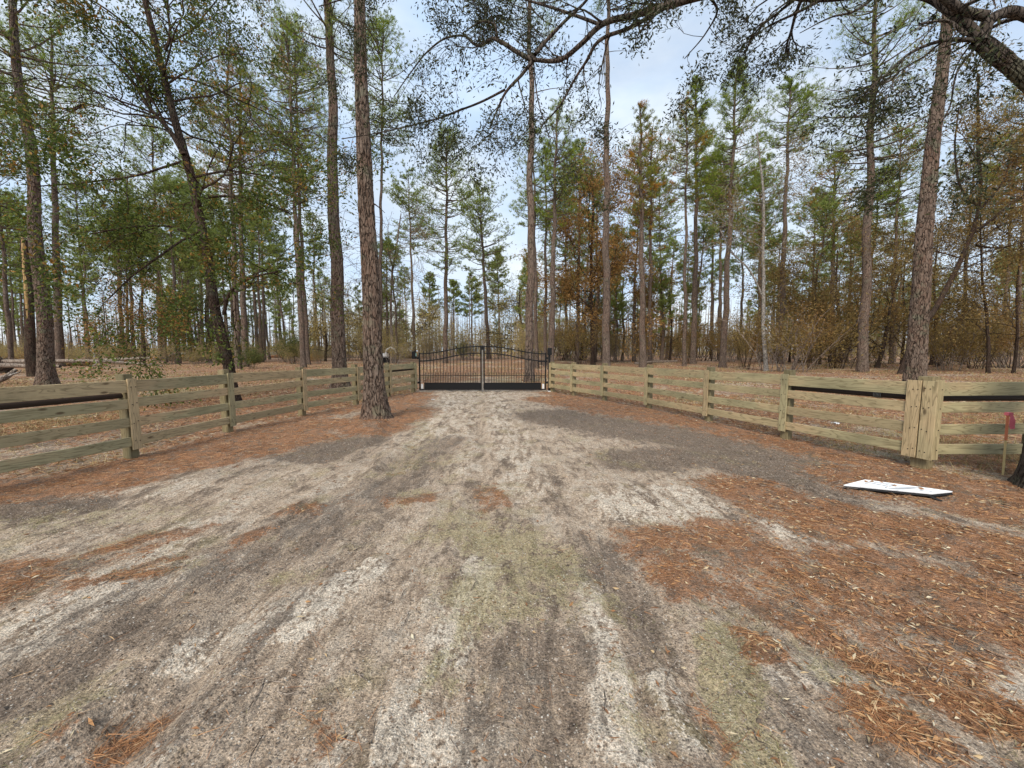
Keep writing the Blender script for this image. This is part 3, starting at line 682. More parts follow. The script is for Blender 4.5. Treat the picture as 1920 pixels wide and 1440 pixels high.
GP = None
PINES = [
 (88, 724, 35, -2, -200, 250, 150, {'near': 1, 'mid': [(66, 400), (20, 0)], 'dens': .9}, 'thick leaning pine behind the left fence, beside the torn snag'),
 (22, 690, 12, -20, 150, 500, 75, {'mid': [(3, 440)]}, 'slim pine at the far left edge leaning out of the photo'),
 (112, 688, 19, 95, 40, 300, 90, {'mid': [(103, 400)]}, 'tall straight pine just right of the thick leaning left pine'),
 (164, 674, 7, 138, 310, 520, 45, {}, 'spindly pine left of centre in the left wood, crown high and thin'),
 (43, 672, 7, 33, 380, 560, 40, {}, 'spindly pine between the left edge and the torn snag'),
 (30, 676, 6, 10, 360, 540, 40, {}, 'narrow pine close behind the leftmost slim pine'),
 (230, 678, 10, 216, 330, 520, 55, {}, 'pine with dark trunk behind the tip of the fallen log'),
 (250, 674, 9, 240, 380, 530, 42, {}, 'middle one of three pines behind the end of the fallen log'),
 (268, 672, 8, 264, 400, 540, 38, {}, 'thinner pine at the right of three behind the fallen log'),
 (302, 676, 11, 285, 240, 460, 70, {'dens': .7}, 'pale barked pine left of the reddish brush pile'),
 (345, 672, 7, 352, 300, 500, 50, {}, 'pine standing directly behind the reddish brush pile'),
 (380, 674, 8, 372, 330, 520, 50, {}, 'pine just left of the dark oak trunk base'),
 (447, 692, 13, 425, 90, 420, 80, {'rust': 1, 'mid': [(437, 430)]}, 'left one of two close pines with rusty vine, right of the dark oak'),
 (461, 689, 13, 450, 120, 400, 70, {'rust': 1, 'mid': [(452, 430)]}, 'right one of two close pines with rusty vine, above a cedar bush'),
 (496, 676, 6, 488, 330, 520, 44, {}, 'thin pine in front of the pale rubble heap'),
 (569, 690, 11, 538, 30, 350, 85, {'mid': [(556, 430)]}, 'left stem of the close pair of pines left of the big middle pines'),
 (578, 685, 9, 552, 55, 350, 70, {'rust': 1, 'mid': [(564, 430)]}, 'right stem of the close pair of pines, with rusty foliage'),
 (640, 729, 27, 608, -260, 120, 110, {'near': 1, 'mid': [(632, 560), (625, 300)], 'stubs': 3}, 'stout straight pine behind the left fence, next to the large front pine'),
 (705, 788, 37, 662, -420, -120, 110, {'near': 1, 'mid': [(694, 560), (685, 300), (672, 0)], 'stubs': 2}, 'large front pine growing on the drive side of the left fence'),
 (712, 684, 8, 718, 40, 300, 70, {}, 'slender pine seen just right of the large front pine'),
 (778, 674, 6, 765, 320, 480, 44, {'dens': .8}, 'thin pine above the left end of the gate'),
 (835, 681, 9, 838, 240, 520, 62, {'dens': .95, 'stubs': 8}, 'well spaced pine with layered branches behind the left gate leaf'),
 (917, 675, 8, 898, 345, 530, 58, {'dens': .8}, 'pine with lopsided crown behind the right gate leaf'),
 (805, 668, 4, 805, 512, 600, 26, {'shape': 'cone'}, 'small young pine, leftmost of four above the gate'),
 (850, 668, 4, 850, 526, 600, 26, {'shape': 'cone'}, 'small young pine, second from the left of four above the gate'),
 (885, 668, 4, 884, 513, 600, 28, {'shape': 'cone'}, 'small young pine, third of four above the gate'),
 (938, 668, 4, 932, 470, 590, 30, {'shape': 'cone'}, 'taller young pine, rightmost of four above the gate'),
 (993, 716, 16, 991, -220, 60, 90, {'mid': [(996, 300)], 'stubs': 7}, 'tall clean pine trunk behind the right end of the gate'),
 (1006, 690, 8, 1000, 250, 440, 50, {}, 'thin dark pine touching the tall clean trunk by the gate'),
 (1022, 686, 7, 1024, 280, 440, 46, {}, 'thin dark pine between two bigger trunks right of the gate'),
 (1033, 692, 12, 1044, 200, 430, 62, {}, 'straight pine above the right gate post'),
 (1062, 676, 6, 1060, 360, 560, 48, {}, 'slim pine over the first bay of the right fence'),
 (1082, 684, 8, 1088, 280, 440, 55, {}, 'dark pine left of the brown leafed oak'),
 (1137, 695, 15, 1143, -220, 40, 90, {'mid': [(1137, 440)], 'stubs': 6}, 'tall grey pine behind the third post of the right fence'),
 (1206, 690, 13, 1200, 195, 450, 50, {'rust': 1, 'shape': 'cone'}, 'pine wrapped in rusty vine, left one of two behind the right fence'),
 (1218, 684, 8, 1222, 240, 470, 50, {'rust': 1}, 'narrower pine touching the vine wrapped pine'),
 (1240, 670, 5, 1236, 330, 500, 40, {}, 'thin pale pine in the gap right of the vine wrapped pair'),
 (1283, 688, 8, 1288, 200, 380, 52, {'rust': 1}, 'dark slim pine left of the two tall tapering pines'),
 (1299, 684, 11, 1305, 150, 390, 48, {'shape': 'cone', 'mid': [(1305, 430)], 'dens': 1.4}, 'tall tapering pine, left one of two with visible tops'),
 (1334, 673, 7, 1338, 330, 470, 44, {'rust': 1}, 'thin pine between the two tall tapering pines'),
 (1355, 690, 13, 1382, 115, 400, 58, {'shape': 'cone', 'mid': [(1368, 430)], 'dens': 1.4}, 'tallest tapering pine with visible top, right fence background'),
 (1350, 675, 8, 1352, 290, 450, 50, {}, 'pale pine close behind the tallest tapering pine'),
 (1427, 677, 10, 1425, 330, 480, 55, {}, 'pine close behind the pale spotted hardwood'),
 (1463, 684, 13, 1482, 155, 300, 50, {'mid': [(1472, 400)], 'dens': 1.3}, 'pine with dense tufted top standing clear of its neighbours'),
 (1520, 674, 7, 1530, 360, 500, 50, {}, 'thin pine in the shade right of the tufted pine'),
 (1559, 680, 12, 1565, 300, 470, 66, {'rust': 1}, 'pine trunk half hidden in olive thicket, right side'),
 (1617, 698, 22, 1648, -120, 380, 110, {'mid': [(1627, 440), (1634, 250)], 'stubs': 9, 'dens': 1.0}, 'stout pine with flared base and broad side limbs, right fence background'),
 (1671, 684, 10, 1692, 240, 440, 60, {'mid': [(1680, 440)]}, 'slanting pine between the stout pine and the big right pine'),
 (1713, 748, 42, 1788, -300, -60, 130, {'near': 1, 'mid': [(1730, 500), (1752, 240), (1775, 60)], 'stubs': 3}, 'big scaly pine rising behind the double corner post on the right'),
 (1800, 680, 9, 1830, 250, 440, 60, {'rust': 1}, 'pine wrapped in brown vine right of the big scaly pine'),
 (1905, 692, 10, 1930, 150, 420, 75, {'rust': 1}, 'dark pine at the right edge of the photo'),
 (1880, 682, 9, 1905, 250, 430, 60, {}, 'slim pine second from the right edge'),
]
for s in PINES: build_pine(s)

# hardwoods -----------------------------------------------------------------
def build_hardwood(name, pts_px, Y, w0, label, cat, leafmat, barkmat, nlimb, limbL, depth=2, per=7, leaf=.07, spread=.16, seed=1, ymax=.35, near=False, zmin=.3, rend=.3, extra=None, nchild=4, lens=None, droop=.0, sides=5, aspect=.42, radial=.9, wpx=None):
    rng = rs(seed); pts = [W(px, py, Y if np.isscalar(Y) else Y[i]) for i, (px, py) in enumerate(pts_px)]
    base = Vector((pts[0].x, pts[0].y, gz(pts[0].x, pts[0].y)))
    pts[0] = Vector((pts[0].x, pts[0].y, base.z - .12))
    sc_ = FP / pts[0].y; rad = w0 / sc_ / 2 * offax(pts_px[0][0])
    n = 60
    Pt, r = interp_line(pts, [q / sc_ / 2 * offax(*a) for q, a in zip(wpx, pts_px)] if wpx else np.linspace(rad, rad * rend, len(pts)), n, rng, .02)
    r = r + rad * .35 * np.exp(-np.clip(Pt[:, 2], 0, None) / .25)
    t0 = thing(name, base, label, cat)
    if near:
        ns = int(np.linalg.norm(np.diff(Pt, axis=0), axis=1).sum() / .05); P2, _ = interp_line(Pt, r, ns); r2 = np.interp(np.linspace(0, 1, ns), np.linspace(0, 1, n), r)
        V, Fq = bark_trunk(P2, r2, 72, .012, seed, rad * .38, .25)
    else: V, Fq = tubes([(Pt, r)], 12)
    obj('trunk', mesh_np('trunk', to_local(V, base), Fq, barkmat, not near), t0)
    lines = []; anch = []
    limbs = []
    for px_list, wa, wb, Yo in (extra or []):
        LP = [W(a, b_, Yo if np.isscalar(Yo) else Yo[i]) for i, (a, b_) in enumerate(px_list)]
        s2 = FP / LP[0].y
        Lp, lr = interp_line(LP, np.linspace(wa / s2 / 2, wb / s2 / 2, len(LP)) * np.array([offax(*a) for a in px_list]), 10 * len(LP), rng, .03)
        limbs.append((Lp, lr))
    if limbs:
        for lb in limbs:
            V, Fq = tubes([lb], 10); obj('limb', mesh_np('limb', to_local(V, base), Fq, barkmat, True), t0)
        for Lp, lr in limbs:
            Ln = np.linalg.norm(np.diff(Lp, axis=0), axis=1).sum()
            for k in range(int(Ln * (1.9 if near else .8)) + 2):
                i = rng.randint(int(len(Lp) * .2), len(Lp) - 1)
                q = rng.normal(0, 1, 3); q[2] += .1; q /= np.linalg.norm(q); dd = Lp[i + 1] - Lp[i]; dd /= np.linalg.norm(dd)
                grow(Lp[i], dd * .6 + q * radial, limbL * rng.uniform(.35, .75), min(lr[i] * .55, .05), depth - (rng.uniform() < .3), rng, lines, anch, .3, nchild, droop)
    for k in range(nlimb):
        i = int(n * rng.uniform(zmin, .98)); a = rng.uniform(0, 2 * pi)
        q = np.array([cos(a), sin(a) * ymax * 2, rng.uniform(-.05, .7)])
        grow(Pt[i], q, limbL * rng.uniform(.6, 1.15), max(r[i] * .38, .02), depth, rng, lines, anch, .28, nchild, droop)
    lines = [(p, np.maximum(q, pts[0].y * .00035)) for p, q in lines]
    V, Fq = tubes(lines, sides); obj('branches', mesh_np('branches', to_local(V, base), Fq, barkmat), t0)
    V, Fq = leaves_from(anch, per, leaf, spread, rng, aspect)
    obj('crown', mesh_np('crown', to_local(V, base), Fq, leafmat), t0)
    return t0

build_hardwood('oak_tree', [(438, 757), (428, 690), (404, 580), (388, 470), (362, 350), (330, 240), (302, 120), (270, -20), (245, -160)], 11.5, 24,
    'dark curving oak leaning left behind the left fence, with glossy leaves', 'oak tree', M['oak_leaf'], M['oak_bark'], 18, 3.2, 2, 9, .095, .17, 21, near=True, zmin=.42, nchild=4,
    extra=[([(345, 290), (318, 245), (280, 200), (250, 155), (205, 108)], 13, 5, 11.4),
           ([(420, 590), (424, 560), (440, 535), (470, 520), (520, 510)], 8, 4, [11.5, 11.4, 11.2, 11.0, 10.8]),
           ([(392, 490), (340, 430), (260, 425), (170, 440)], 6, 3, [11.5, 11.2, 10.8, 10.6]),
           ([(385, 370), (425, 368), (470, 372), (540, 400)], 7, 3, [11.5, 11.4, 11.2, 11.0]),
           ([(310, 95), (318, 65), (316, 10), (330, -60)], 8, 4, 11.5),
           ([(300, 110), (230, 40), (170, 0), (100, -30)], 7, 3, [11.5, 11.2, 11.0, 10.8]),
           ([(350, 300), (260, 330), (180, 340), (60, 350)], 6, 3, [11.5, 11.0, 10.5, 10.0]),
           ([(380, 430), (300, 480), (240, 520), (200, 560)], 5, 3, [11.5, 11.0, 10.6, 10.4])])
LO = [4.3, 4.35, 4.5, 4.6, 4.7, 4.8, 4.9, 5.0, 5.1, 5.2, 5.3, 5.4, 5.5]
LYM = lambda n, a, b_: list(np.linspace(a, b_, n))
build_hardwood('live_oak_tree', [(2020, 940), (2022, 720), (2100, 450), (2020, 260), (1938, 158), (1868, 98), (1835, 70)], [4.2, 4.2, 4.2, 4.25, 4.3, 4.3, 4.3], 150,
    'big live oak at the right edge with flared root, its limbs arching over the drive', 'oak tree', M['live_oak_leaf'], M['live_oak_bark'], 0, 1.2, 2, 4, .052, .06, 33, near=True, rend=.26, wpx=[225, 205, 110, 54, 46, 42, 38], nchild=5, sides=4, aspect=.32, droop=.0,
    extra=[([(1835, 70), (1790, 28), (1740, -4), (1640, -14), (1540, -10), (1430, -20), (1330, -14), (1260, 8), (1190, 30), (1130, 48), (1090, 85), (1055, 112), (1000, 113)], 30, 10, LO),
           ([(1840, 80), (1850, 40), (1880, 20), (1960, 40)], 34, 30, 4.3), ([(1850, 30), (1790, 5), (1740, -40)], 28, 20, 4.25),
           ([(1812, 66), (1782, 36), (1724, 38)], 12, 5, 4.2), ([(1830, 75), (1770, 78), (1710, 100), (1650, 150), (1600, 190)], 13, 3, LYM(5, 4.3, 4.6)),
           ([(1835, 80), (1800, 130), (1790, 200), (1740, 280)], 7, 2, 4.3), ([(1000, 113), (975, 100), (940, 75), (930, 71), (907, 83), (893, 78), (880, 65), (840, 66), (800, 93), (767, 133), (735, 180)], 10, 2, LYM(11, 5.5, 6.0)),
           ([(998, 115), (973, 140), (947, 170), (933, 200), (917, 240)], 8, 3, LYM(5, 5.5, 5.6)), ([(947, 168), (907, 187), (867, 203), (827, 220), (787, 232), (700, 253), (640, 262)], 5, 2, LYM(7, 5.6, 6.2)),
           ([(1250, 12), (1187, 50), (1120, 88), (1107, 113), (1083, 150), (1053, 200), (1013, 240)], 10, 3, LYM(7, 5.1, 5.6)), ([(1003, 103), (1033, 67), (1060, 37), (1097, 0), (1130, -50)], 9, 5, 5.5),
           ([(933, 71), (930, 50), (910, 43), (880, 57)], 5, 3, 5.6), ([(1540, 0), (1480, 30), (1440, 50), (1390, 90)], 8, 2, LYM(4, 4.7, 5.2)), ([(1330, -10), (1350, 20), (1330, 60), (1290, 110)], 7, 2, LYM(4, 5.0, 5.4)),
           ([(1640, -5), (1600, 20), (1560, 30), (1500, 60)], 8, 2, 4.6), ([(1130, 48), (1060, 20), (960, -10), (850, -40)], 8, 3, LYM(4, 5.3, 6.0)), ([(1000, 113), (1010, 190), (1030, 260)], 3, 2, 5.6),
           ([(1260, 8), (1210, -30), (1100, -70), (900, -60), (700, -20), (600, 10)], 12, 3, LYM(6, 5.2, 6.5))])
build_hardwood('oak_tree', [(1690, 688), (1712, 640), (1752, 580), (1790, 510), (1822, 440), (1836, 380), (1835, 280), (1833, 140)], 26, 15,
    'dark leaning oak with forked limbs between the big right pine and the right edge', 'oak tree', M['olive_leaf'], M['oak_bark'], 12, 4.2, 2, 9, .13, .30, 41, zmin=.35,
    extra=[([(1825, 435), (1860, 410), (1900, 380), (1960, 340)], 9, 4, 26), ([(1830, 460), (1870, 465), (1930, 450)], 6, 3, 26), ([(1836, 390), (1800, 350), (1790, 280), (1800, 200)], 7, 3, 26), ([(1830, 400), (1880, 340), (1900, 260)], 7, 3, 26)])
build_hardwood('hardwood_tree', [(1437, 696), (1432, 620), (1431, 500), (1432, 400), (1428, 330), (1420, 250)], 29, 9,
    'slim hardwood with pale spotted bark behind the right fence', 'tree', M['olive_leaf'], M['pale_bark'], 14, 3.0, 2, 3, .12, .25, 42, zmin=.45, extra=[([(1432, 560), (1400, 500), (1370, 470), (1350, 430)], 4, 2, 29)])
build_hardwood('hardwood_tree', [(738, 680), (733, 600), (735, 520), (745, 450), (752, 400)], 48, 6,
    'bare branched hardwood right of the large front pine', 'tree', M['straw_leaf'], M['deadwood'], 22, 5.5, 2, 1, .16, .3, 43, zmin=.3, nchild=5)
build_hardwood('oak_tree', [(1112, 680), (1110, 600), (1108, 500), (1112, 400), (1110, 320)], 42, 9,
    'oak still holding dark brown leaves left of the tall grey pine', 'oak tree', M['brown_leaf'], M['oak_bark'], 30, 4.6, 2, 12, .20, .45, 44, zmin=.15)
HW = [(1090, 676, 7, 1085, 540, 50, 'low dark green tree at the foot of the brown leafed oak', 'cedar', 3.4), (1166, 678, 6, 1170, 520, 50, 'yellow olive small tree right of the tall grey pine', 'olive_leaf', 3.2),
      (1537, 685, 6, 1530, 520, 34, 'small dark stemmed tree under the shade on the right', 'olive_leaf', 3.6), (1574, 684, 9, 1570, 470, 36, 'crooked dark tree left of the stout flared pine', 'olive_leaf', 4.2),
      (1644, 690, 10, 1690, 500, 30, 'leaning small tree right of the stout flared pine', 'olive_leaf', 3.6), (1746, 686, 8, 1760, 430, 32, 'dark stemmed tree just right of the big scaly pine', 'olive_leaf', 4.2),
      (1806, 685, 8, 1815, 420, 33, 'short dark tree in the brown thicket right of the double post', 'olive_leaf', 4.2), (1853, 700, 9, 1838, 400, 26, 'pale stemmed tree near the right edge', 'olive_leaf', 3.6),
      (1900, 700, 8, 1915, 450, 26, 'brown leaved tree at the right edge above the pink flagged stake', 'olive_leaf', 3.8), (1480, 680, 5, 1478, 560, 42, 'small olive tree right of the tufted pine', 'olive_leaf', 3.4),
      (1690, 684, 7, 1700, 470, 36, 'brown leaved small tree left of the big scaly pine', 'olive_leaf', 4.0), (980, 674, 6, 975, 540, 60, 'tall straw coloured small tree behind the right gate leaf', 'straw_leaf', 4.6),
      (1255, 680, 5, 1260, 500, 45, 'rusty leaved small tree between the vine wrapped pine and the tapering pines', 'brown_leaf', 3.4), (690, 676, 5, 692, 560, 50, 'small bare tree hidden beside the large front pine', 'straw_leaf', 3.2),
      (270, 684, 6, 262, 560, 34, 'small brown leaved tree under the curving oak', 'brown_leaf', 2.6), (610, 678, 5, 606, 560, 50, 'small straw coloured tree between the twin pines and the stout pine', 'straw_leaf', 3.2),
      (395, 680, 6, 385, 560, 38, 'small green tree left of the dark curving oak trunk', 'cedar', 2.6), (775, 672, 5, 775, 590, 62, 'round olive small tree above the left gate post', 'straw_leaf', 4.6)]
for i, (bx, by, wpx, tx, ty, Yh, lab, lm, LL) in enumerate(HW):
    Y = G(bx, by).y
    build_hardwood('hardwood_tree', [(bx, by), ((bx * 2 + tx) / 3 + 3, (by * 2 + ty) / 3), ((bx + tx * 2) / 3 - 3, (by + ty * 2) / 3), (tx, ty)], Y, wpx, lab, 'tree', M[lm], M['oak_bark'], 15, LL * Y / Yh, 2, 8 if lm != 'straw_leaf' else 5, .11 * Y / 30 + .03, .28 * Y / 30 + .05, 70 + i, zmin=.12)

# background pines: shared variants ------------------------------------------
VAR = []
for v in range(6):
    rng = rs(300 + v); Ht = [19, 22, 17, 20, 23, 14][v]
    pts = [(0, 0, -.3), (rng.normal(0, .2), 0, Ht * .4), (rng.normal(0, .4), rng.normal(0, .3), Ht)]
    Pt, r = interp_line(pts, [1, 1, 1], 24, rng, .06); r = .24 * np.clip(1 - .85 * (np.clip(Pt[:, 2], 0, None) / Ht) ** 1.1, .08, 1) + .08 * np.exp(-np.clip(Pt[:, 2], 0, None) / .4)
    lines, nv = pine_crown(Pt, Ht * [.45, .5, .35, .55, .6, .3][v], Ht + .2, [2.4, 2.6, 2.3, 2.9, 2.2, 2.2][v], rng, [60, 66, 56, 70, 60, 60][v], 15, .36, .06, 9, 'cone' if v in (2, 5) else 'round')
    for i in range(8):
        z = rng.uniform(Ht * .2, Ht * .5); az = rng.uniform(0, 6.28); tt = np.linspace(0, 1, 4)
        lines.append((np.array([0, 0, z]) + np.outer(tt, [cos(az), sin(az), .2]) * rng.uniform(.5, 1.8), np.linspace(.03, .015, 4)))
    lines = [(p, np.maximum(q, .017)) for p, q in lines]
    VAR.append((mesh_np('trunk', *tubes([(Pt, r)], 9), M['pine_bark'], True), mesh_np('branches', *tubes(lines, 3), M['pine_bark']), mesh_np('crown', nv[0], nv[1], M['needles_far_haze'])))
rng = rs(9)
LM = [(-1e9, 'the area left of the photo'), (0, 'the left edge'), (80, 'the thick leaning pine'), (250, 'the fallen log tip'), (425, 'the curving oak'), (570, 'the close pair of pines'), (636, 'the stout pine'), (698, 'the large front pine'), (780, 'the left gate post'), (905, 'the middle of the gate'),
      (1025, 'the right gate post'), (1137, 'the tall grey pine'), (1206, 'the vine wrapped pine'), (1302, 'the left tapering pine'), (1358, 'the tallest tapering pine'), (1436, 'the pale spotted hardwood'), (1522, 'the thin shaded pine'), (1620, 'the stout flared pine'), (1725, 'the big scaly pine'), (1815, 'the brown vine pine'), (1920, 'the right edge')]
ORD = ['first', 'second', 'third', 'fourth', 'fifth', 'sixth', 'seventh', 'eighth', 'ninth', 'tenth', 'eleventh', 'twelfth', 'thirteenth', 'fourteenth', 'fifteenth', 'sixteenth', 'seventeenth', 'eighteenth', 'nineteenth', 'twentieth'] + ['twenty-' + q for q in ('first', 'second', 'third', 'fourth', 'fifth', 'sixth', 'seventh', 'eighth', 'ninth')] * 3
def name_in_gaps(items, what):
    """items: (px, empty): label each by its order between two landmarks one can find"""
    gaps = {}
    for px, e in items:
        k = max(i for i, (a, _) in enumerate(LM) if px >= a); gaps.setdefault(k, []).append((px, e))
    for k, L in gaps.items():
        L.sort(key=lambda q: q[0])
        for i, (px, e) in enumerate(L):
            if k == 0: e['label'] = what + ' standing just beyond the left edge of the photo'
            elif k == len(LM) - 1: e['label'] = what + ' standing just beyond the right edge of the photo'
            else: e['label'] = '%s, %s from left between %s and %s' % (what, ORD[i], LM[k][1], LM[k + 1][1])
placed = []
cnt = 0; far_pines = []
while cnt < 165:
    Y = rng.uniform(46, 118); X = rng.uniform(-1.75, 1.5) * Y; px = 960 + X / Y * FP
    if 785 < px < 972 and Y < 102: continue
    if px < 180 and rng.uniform() < .35: continue
    if any((X - a) ** 2 + (Y - b_) ** 2 < 6.5 for a, b_ in placed): continue
    placed.append((X, Y)); cnt += 1
    v = rng.randint(0, 6) if not (785 < px < 972) else 5
    s = rng.uniform(.78, 1.22) * (1 if px > 972 or px < 640 else .8)
    if not -420 < px < 2180: continue
    e = thing('pine_tree', (X, Y, gz(X, Y)), 'distant pine', 'pine tree', 'distant pines in the wood'); far_pines.append((px, e)); e.rotation_euler = (rng.normal(0, .02), rng.normal(0, .02), rng.uniform(0, 6.28)); e.scale = (s, s, s)
    for nm, me_ in zip(('trunk', 'branches', 'crown'), VAR[v]): obj(nm, me_, e)

name_in_gaps(far_pines, 'distant pine')
# shrubs ---------------------------------------------------------------------
def shrub_meshes(seed, H, Rr, nstem, leafm, per, leaf, stemr=.02, barkm='deadwood'):
    rng = rs(seed); lines = []; anch = []
    for i in range(nstem):
        a = rng.uniform(0, 6.28); r0 = rng.uniform(0, Rr * .5)
        P0 = np.array([cos(a) * r0, sin(a) * r0, -.05]); d = np.array([cos(a) * .35, sin(a) * .35, 1.0]) + rng.normal(0, .12, 3)
        grow(P0, d, H * rng.uniform(.55, 1.0), stemr, 1, rng, lines, anch, .18, 6, .0, .75, .42)
    lv = leaves_from(anch, per, leaf, H * .05, rng, .5)
    return mesh_np('stems', *tubes(lines, 3), M[barkm]), mesh_np('foliage', lv[0], lv[1], M[leafm])
SH = {'straw': [shrub_meshes(500 + i, 4.2, 2.8 - .4 * i, 24 - 3 * i, 'straw_leaf', 4 + i, .11, .026) for i in range(4)],
      'olive': [shrub_meshes(510 + i, 4.2, 2.8 - .4 * i, 20 - 3 * i, 'olive_leaf', 5 + i, .12, .03, ('deadwood', 'oak_bark')[i % 2]) for i in range(4)],
      'cedar': [shrub_meshes(520 + i, 3.0, 1.2, 16, 'cedar', 14, .10, .02, 'oak_bark') for i in range(2)],
      'brown': [shrub_meshes(530 + i, 3.0, 2.0, 18, 'brown_leaf', 8, .12) for i in range(2)]}
def shrub(kind, px, py, h, label, group=None, name='shrub', wide=1.0):
    g = G(px, py); rng = rs(int(px * 3 + py)); st, fo = SH[kind][rng.randint(len(SH[kind]))]
    Hb = {'straw': 4.2, 'olive': 4.2, 'cedar': 3.0, 'brown': 3.0}[kind]; s = h / Hb
    e = thing(name, (g.x, g.y, gz(g.x, g.y)), label, 'shrub', group); e.scale = (s * wide, s * wide, s); e.rotation_euler = (0, 0, rng.uniform(0, 6.28))
    obj('stems', st, e); obj('foliage', fo, e)
    return e
shrub('cedar', 474, 692, 1.9, 'dense dark green bush at the foot of the two vine clad pines')
shrub('cedar', 548, 683, 3.6, 'dark olive cedar bush between the rubble heap and the twin pines')
shrub('cedar', 868, 672, 3.4, 'dark green bush showing over the left gate leaf')
shrub('olive', 1400, 694, 4.6, 'upright many stemmed vine bush behind the fourth bay of the right fence', wide=.45)
shrub('olive', 1395, 690, 3.4, 'lower leafy bush hugging the upright vine bush', wide=.5)
shrub('cedar', 425, 690, 1.5, 'small green bush beside the base of the dark curving oak')
shrub('brown', 35, 682, 1.6, 'reddish brown low bush left of the thick leaning pine')
shrub('brown', 590, 680, 1.1, 'low rusty bush behind the third bay of the left fence')
rng = rs(77)
k = 0; thick = {'straw': [], 'olive': []}
LBL = {'straw': 'straw coloured thicket of thin stems along the wood edge', 'olive': 'brownish olive thicket under the right hand trees'}
while k < 125:
    px = rng.uniform(-120, 2060); Y = rng.uniform(38, 80) if px < 1450 else rng.uniform(26, 62)
    if 780 < px < 960 and Y < 60: continue
    py = HOR + 1.6 / Y * FP
    kind = 'straw' if px < 1010 or rng.uniform() < .25 else 'olive'
    if px > 1450: kind = 'olive' if rng.uniform() < .85 else 'straw'
    h = rng.uniform(3.2, 6.6) * (Y / 50) ** .5 * (1.25 if px > 1450 else 1.0) * (.5 if px < 640 else .8 if px < 960 else 1)
    part = 'far left' if px < 330 else 'behind the left fence' if px < 740 else 'beyond the gate' if px < 1030 else 'behind the right fence' if px < 1450 else 'at the far right'
    if not -300 < px < 2220:
        k += 1; continue
    e = shrub(kind, px, py, h, ('straw coloured thicket of thin stems at the wood edge ' if kind == 'straw' else 'brownish olive thicket under the trees ') + part, ('straw thickets ' if kind == 'straw' else 'olive thickets ') + part, wide=rng.uniform(.55, 1.25))
    thick[kind].append((px, e)); e['group'] = kind + ' coloured thickets along the wood edge'
    k += 1

name_in_gaps(thick['straw'], 'straw thicket'); name_in_gaps(thick['olive'], 'olive thicket')
# far-off wood as one mass ---------------------------------------------------
rng = rs(88); n = 1500
lines = []; C = []; Dn = []
for i in range(n):
    Y = rng.uniform(85, 190); X = rng.uniform(-1.55, 1.5) * Y; H = rng.uniform(6, 15) if i % 3 else rng.uniform(13, 19)
    px = 960 + X / Y * FP
    if px < 190: H *= .6
    lean = rng.normal(0, .25)
    lines.append((np.array([(X, Y, -.2), (X + lean, Y, H * .5), (X + lean * 1.4, Y, H)]), np.array([.14, .10, .03]) * rng.uniform(.7, 1.4)))
    for j in range(5):
        z = H * rng.uniform(.4, .95); a = rng.uniform(0, 6.28); l_ = rng.uniform(.8, 2.2)
        lines.append((np.array([(X + lean, Y, z), (X + lean + cos(a) * l_, Y + sin(a) * l_, z + l_ * .7)]), np.array([.045, .02])))
V, Fq = tubes(lines, 3)
tag(obj('far_trunks', mesh_np('far_trunks', V, Fq, M['deadwood'])), 'far-off mass of thin grey trunks closing the view', 'distant wood', kind='stuff')
n = 60000; Y = rng.uniform(90, 190, n); X = rng.uniform(-1.55, 1.5, n) * Y; px = 960 + X / Y * FP
clump = fbm(X * .12, Y * .12, 90); hmax = np.where(px < 640, 3.0, 4 + 7 * clump)
Z = rng.uniform(0, 1, n) ** 1.3 * hmax
V, Fq = blades(np.stack([X, Y, Z], 1), rng.normal(0, 1, (n, 3)), rng.uniform(.3, .8, n), rng.uniform(.15, .4, n), rng, 'leaf')
tag(obj('far_foliage', mesh_np('far_foliage', V, Fq, M['straw_leaf'])), 'far-off mass of greyish straw foliage at the back of the wood', 'distant wood', kind='stuff')

# ------------------------------------------------------------------ fences
def member(name, p0, p1, thick, high, parent, mat, facing=(0, -1, 0), me=None, ch=.004):
    """bar from p0 to p1 with local X along it, local Z = 'up-ish', local Y = facing"""
    p0 = Vector(p0); p1 = Vector(p1); X = (p1 - p0); L = X.length; X.normalize()
    Yv = Vector(facing); Yv = (Yv - X * Yv.dot(X)).normalized(); Z = X.cross(Yv)
    V, Fl = box_arr(0, L, -thick / 2, thick / 2, -high / 2, high / 2, ch)
    o = bpy.data.objects.new(name, mesh_np(name, V, Fl, mat)); col.objects.link(o)
    Mx = Matrix(((X.x, Yv.x, Z.x, p0.x), (X.y, Yv.y, Z.y, p0.y), (X.z, Yv.z, Z.z, p0.z), (0, 0, 0, 1)))
    o.parent = parent; o.matrix_world = Mx
    if parent: o.matrix_parent_inverse = parent.matrix_world.inverted() if False else Matrix.Translation(-parent.location); o.matrix_basis = Mx
    return o
def pole(name, p0, p1, r, parent, mat):
    P = np.array([np.array(p0) * (1 - s) + np.array(p1) * s for s in np.linspace(0, 1, 8)]) - np.array(parent.location)
    V, Fq = tubes([(P, np.linspace(r, r * .92, 8))], 12)
    return obj(name, mesh_np(name, V, Fq, mat, True), parent)
RAILS = [(1.095, .18), (.835, .14), (.545, .14), (.262, .14)]
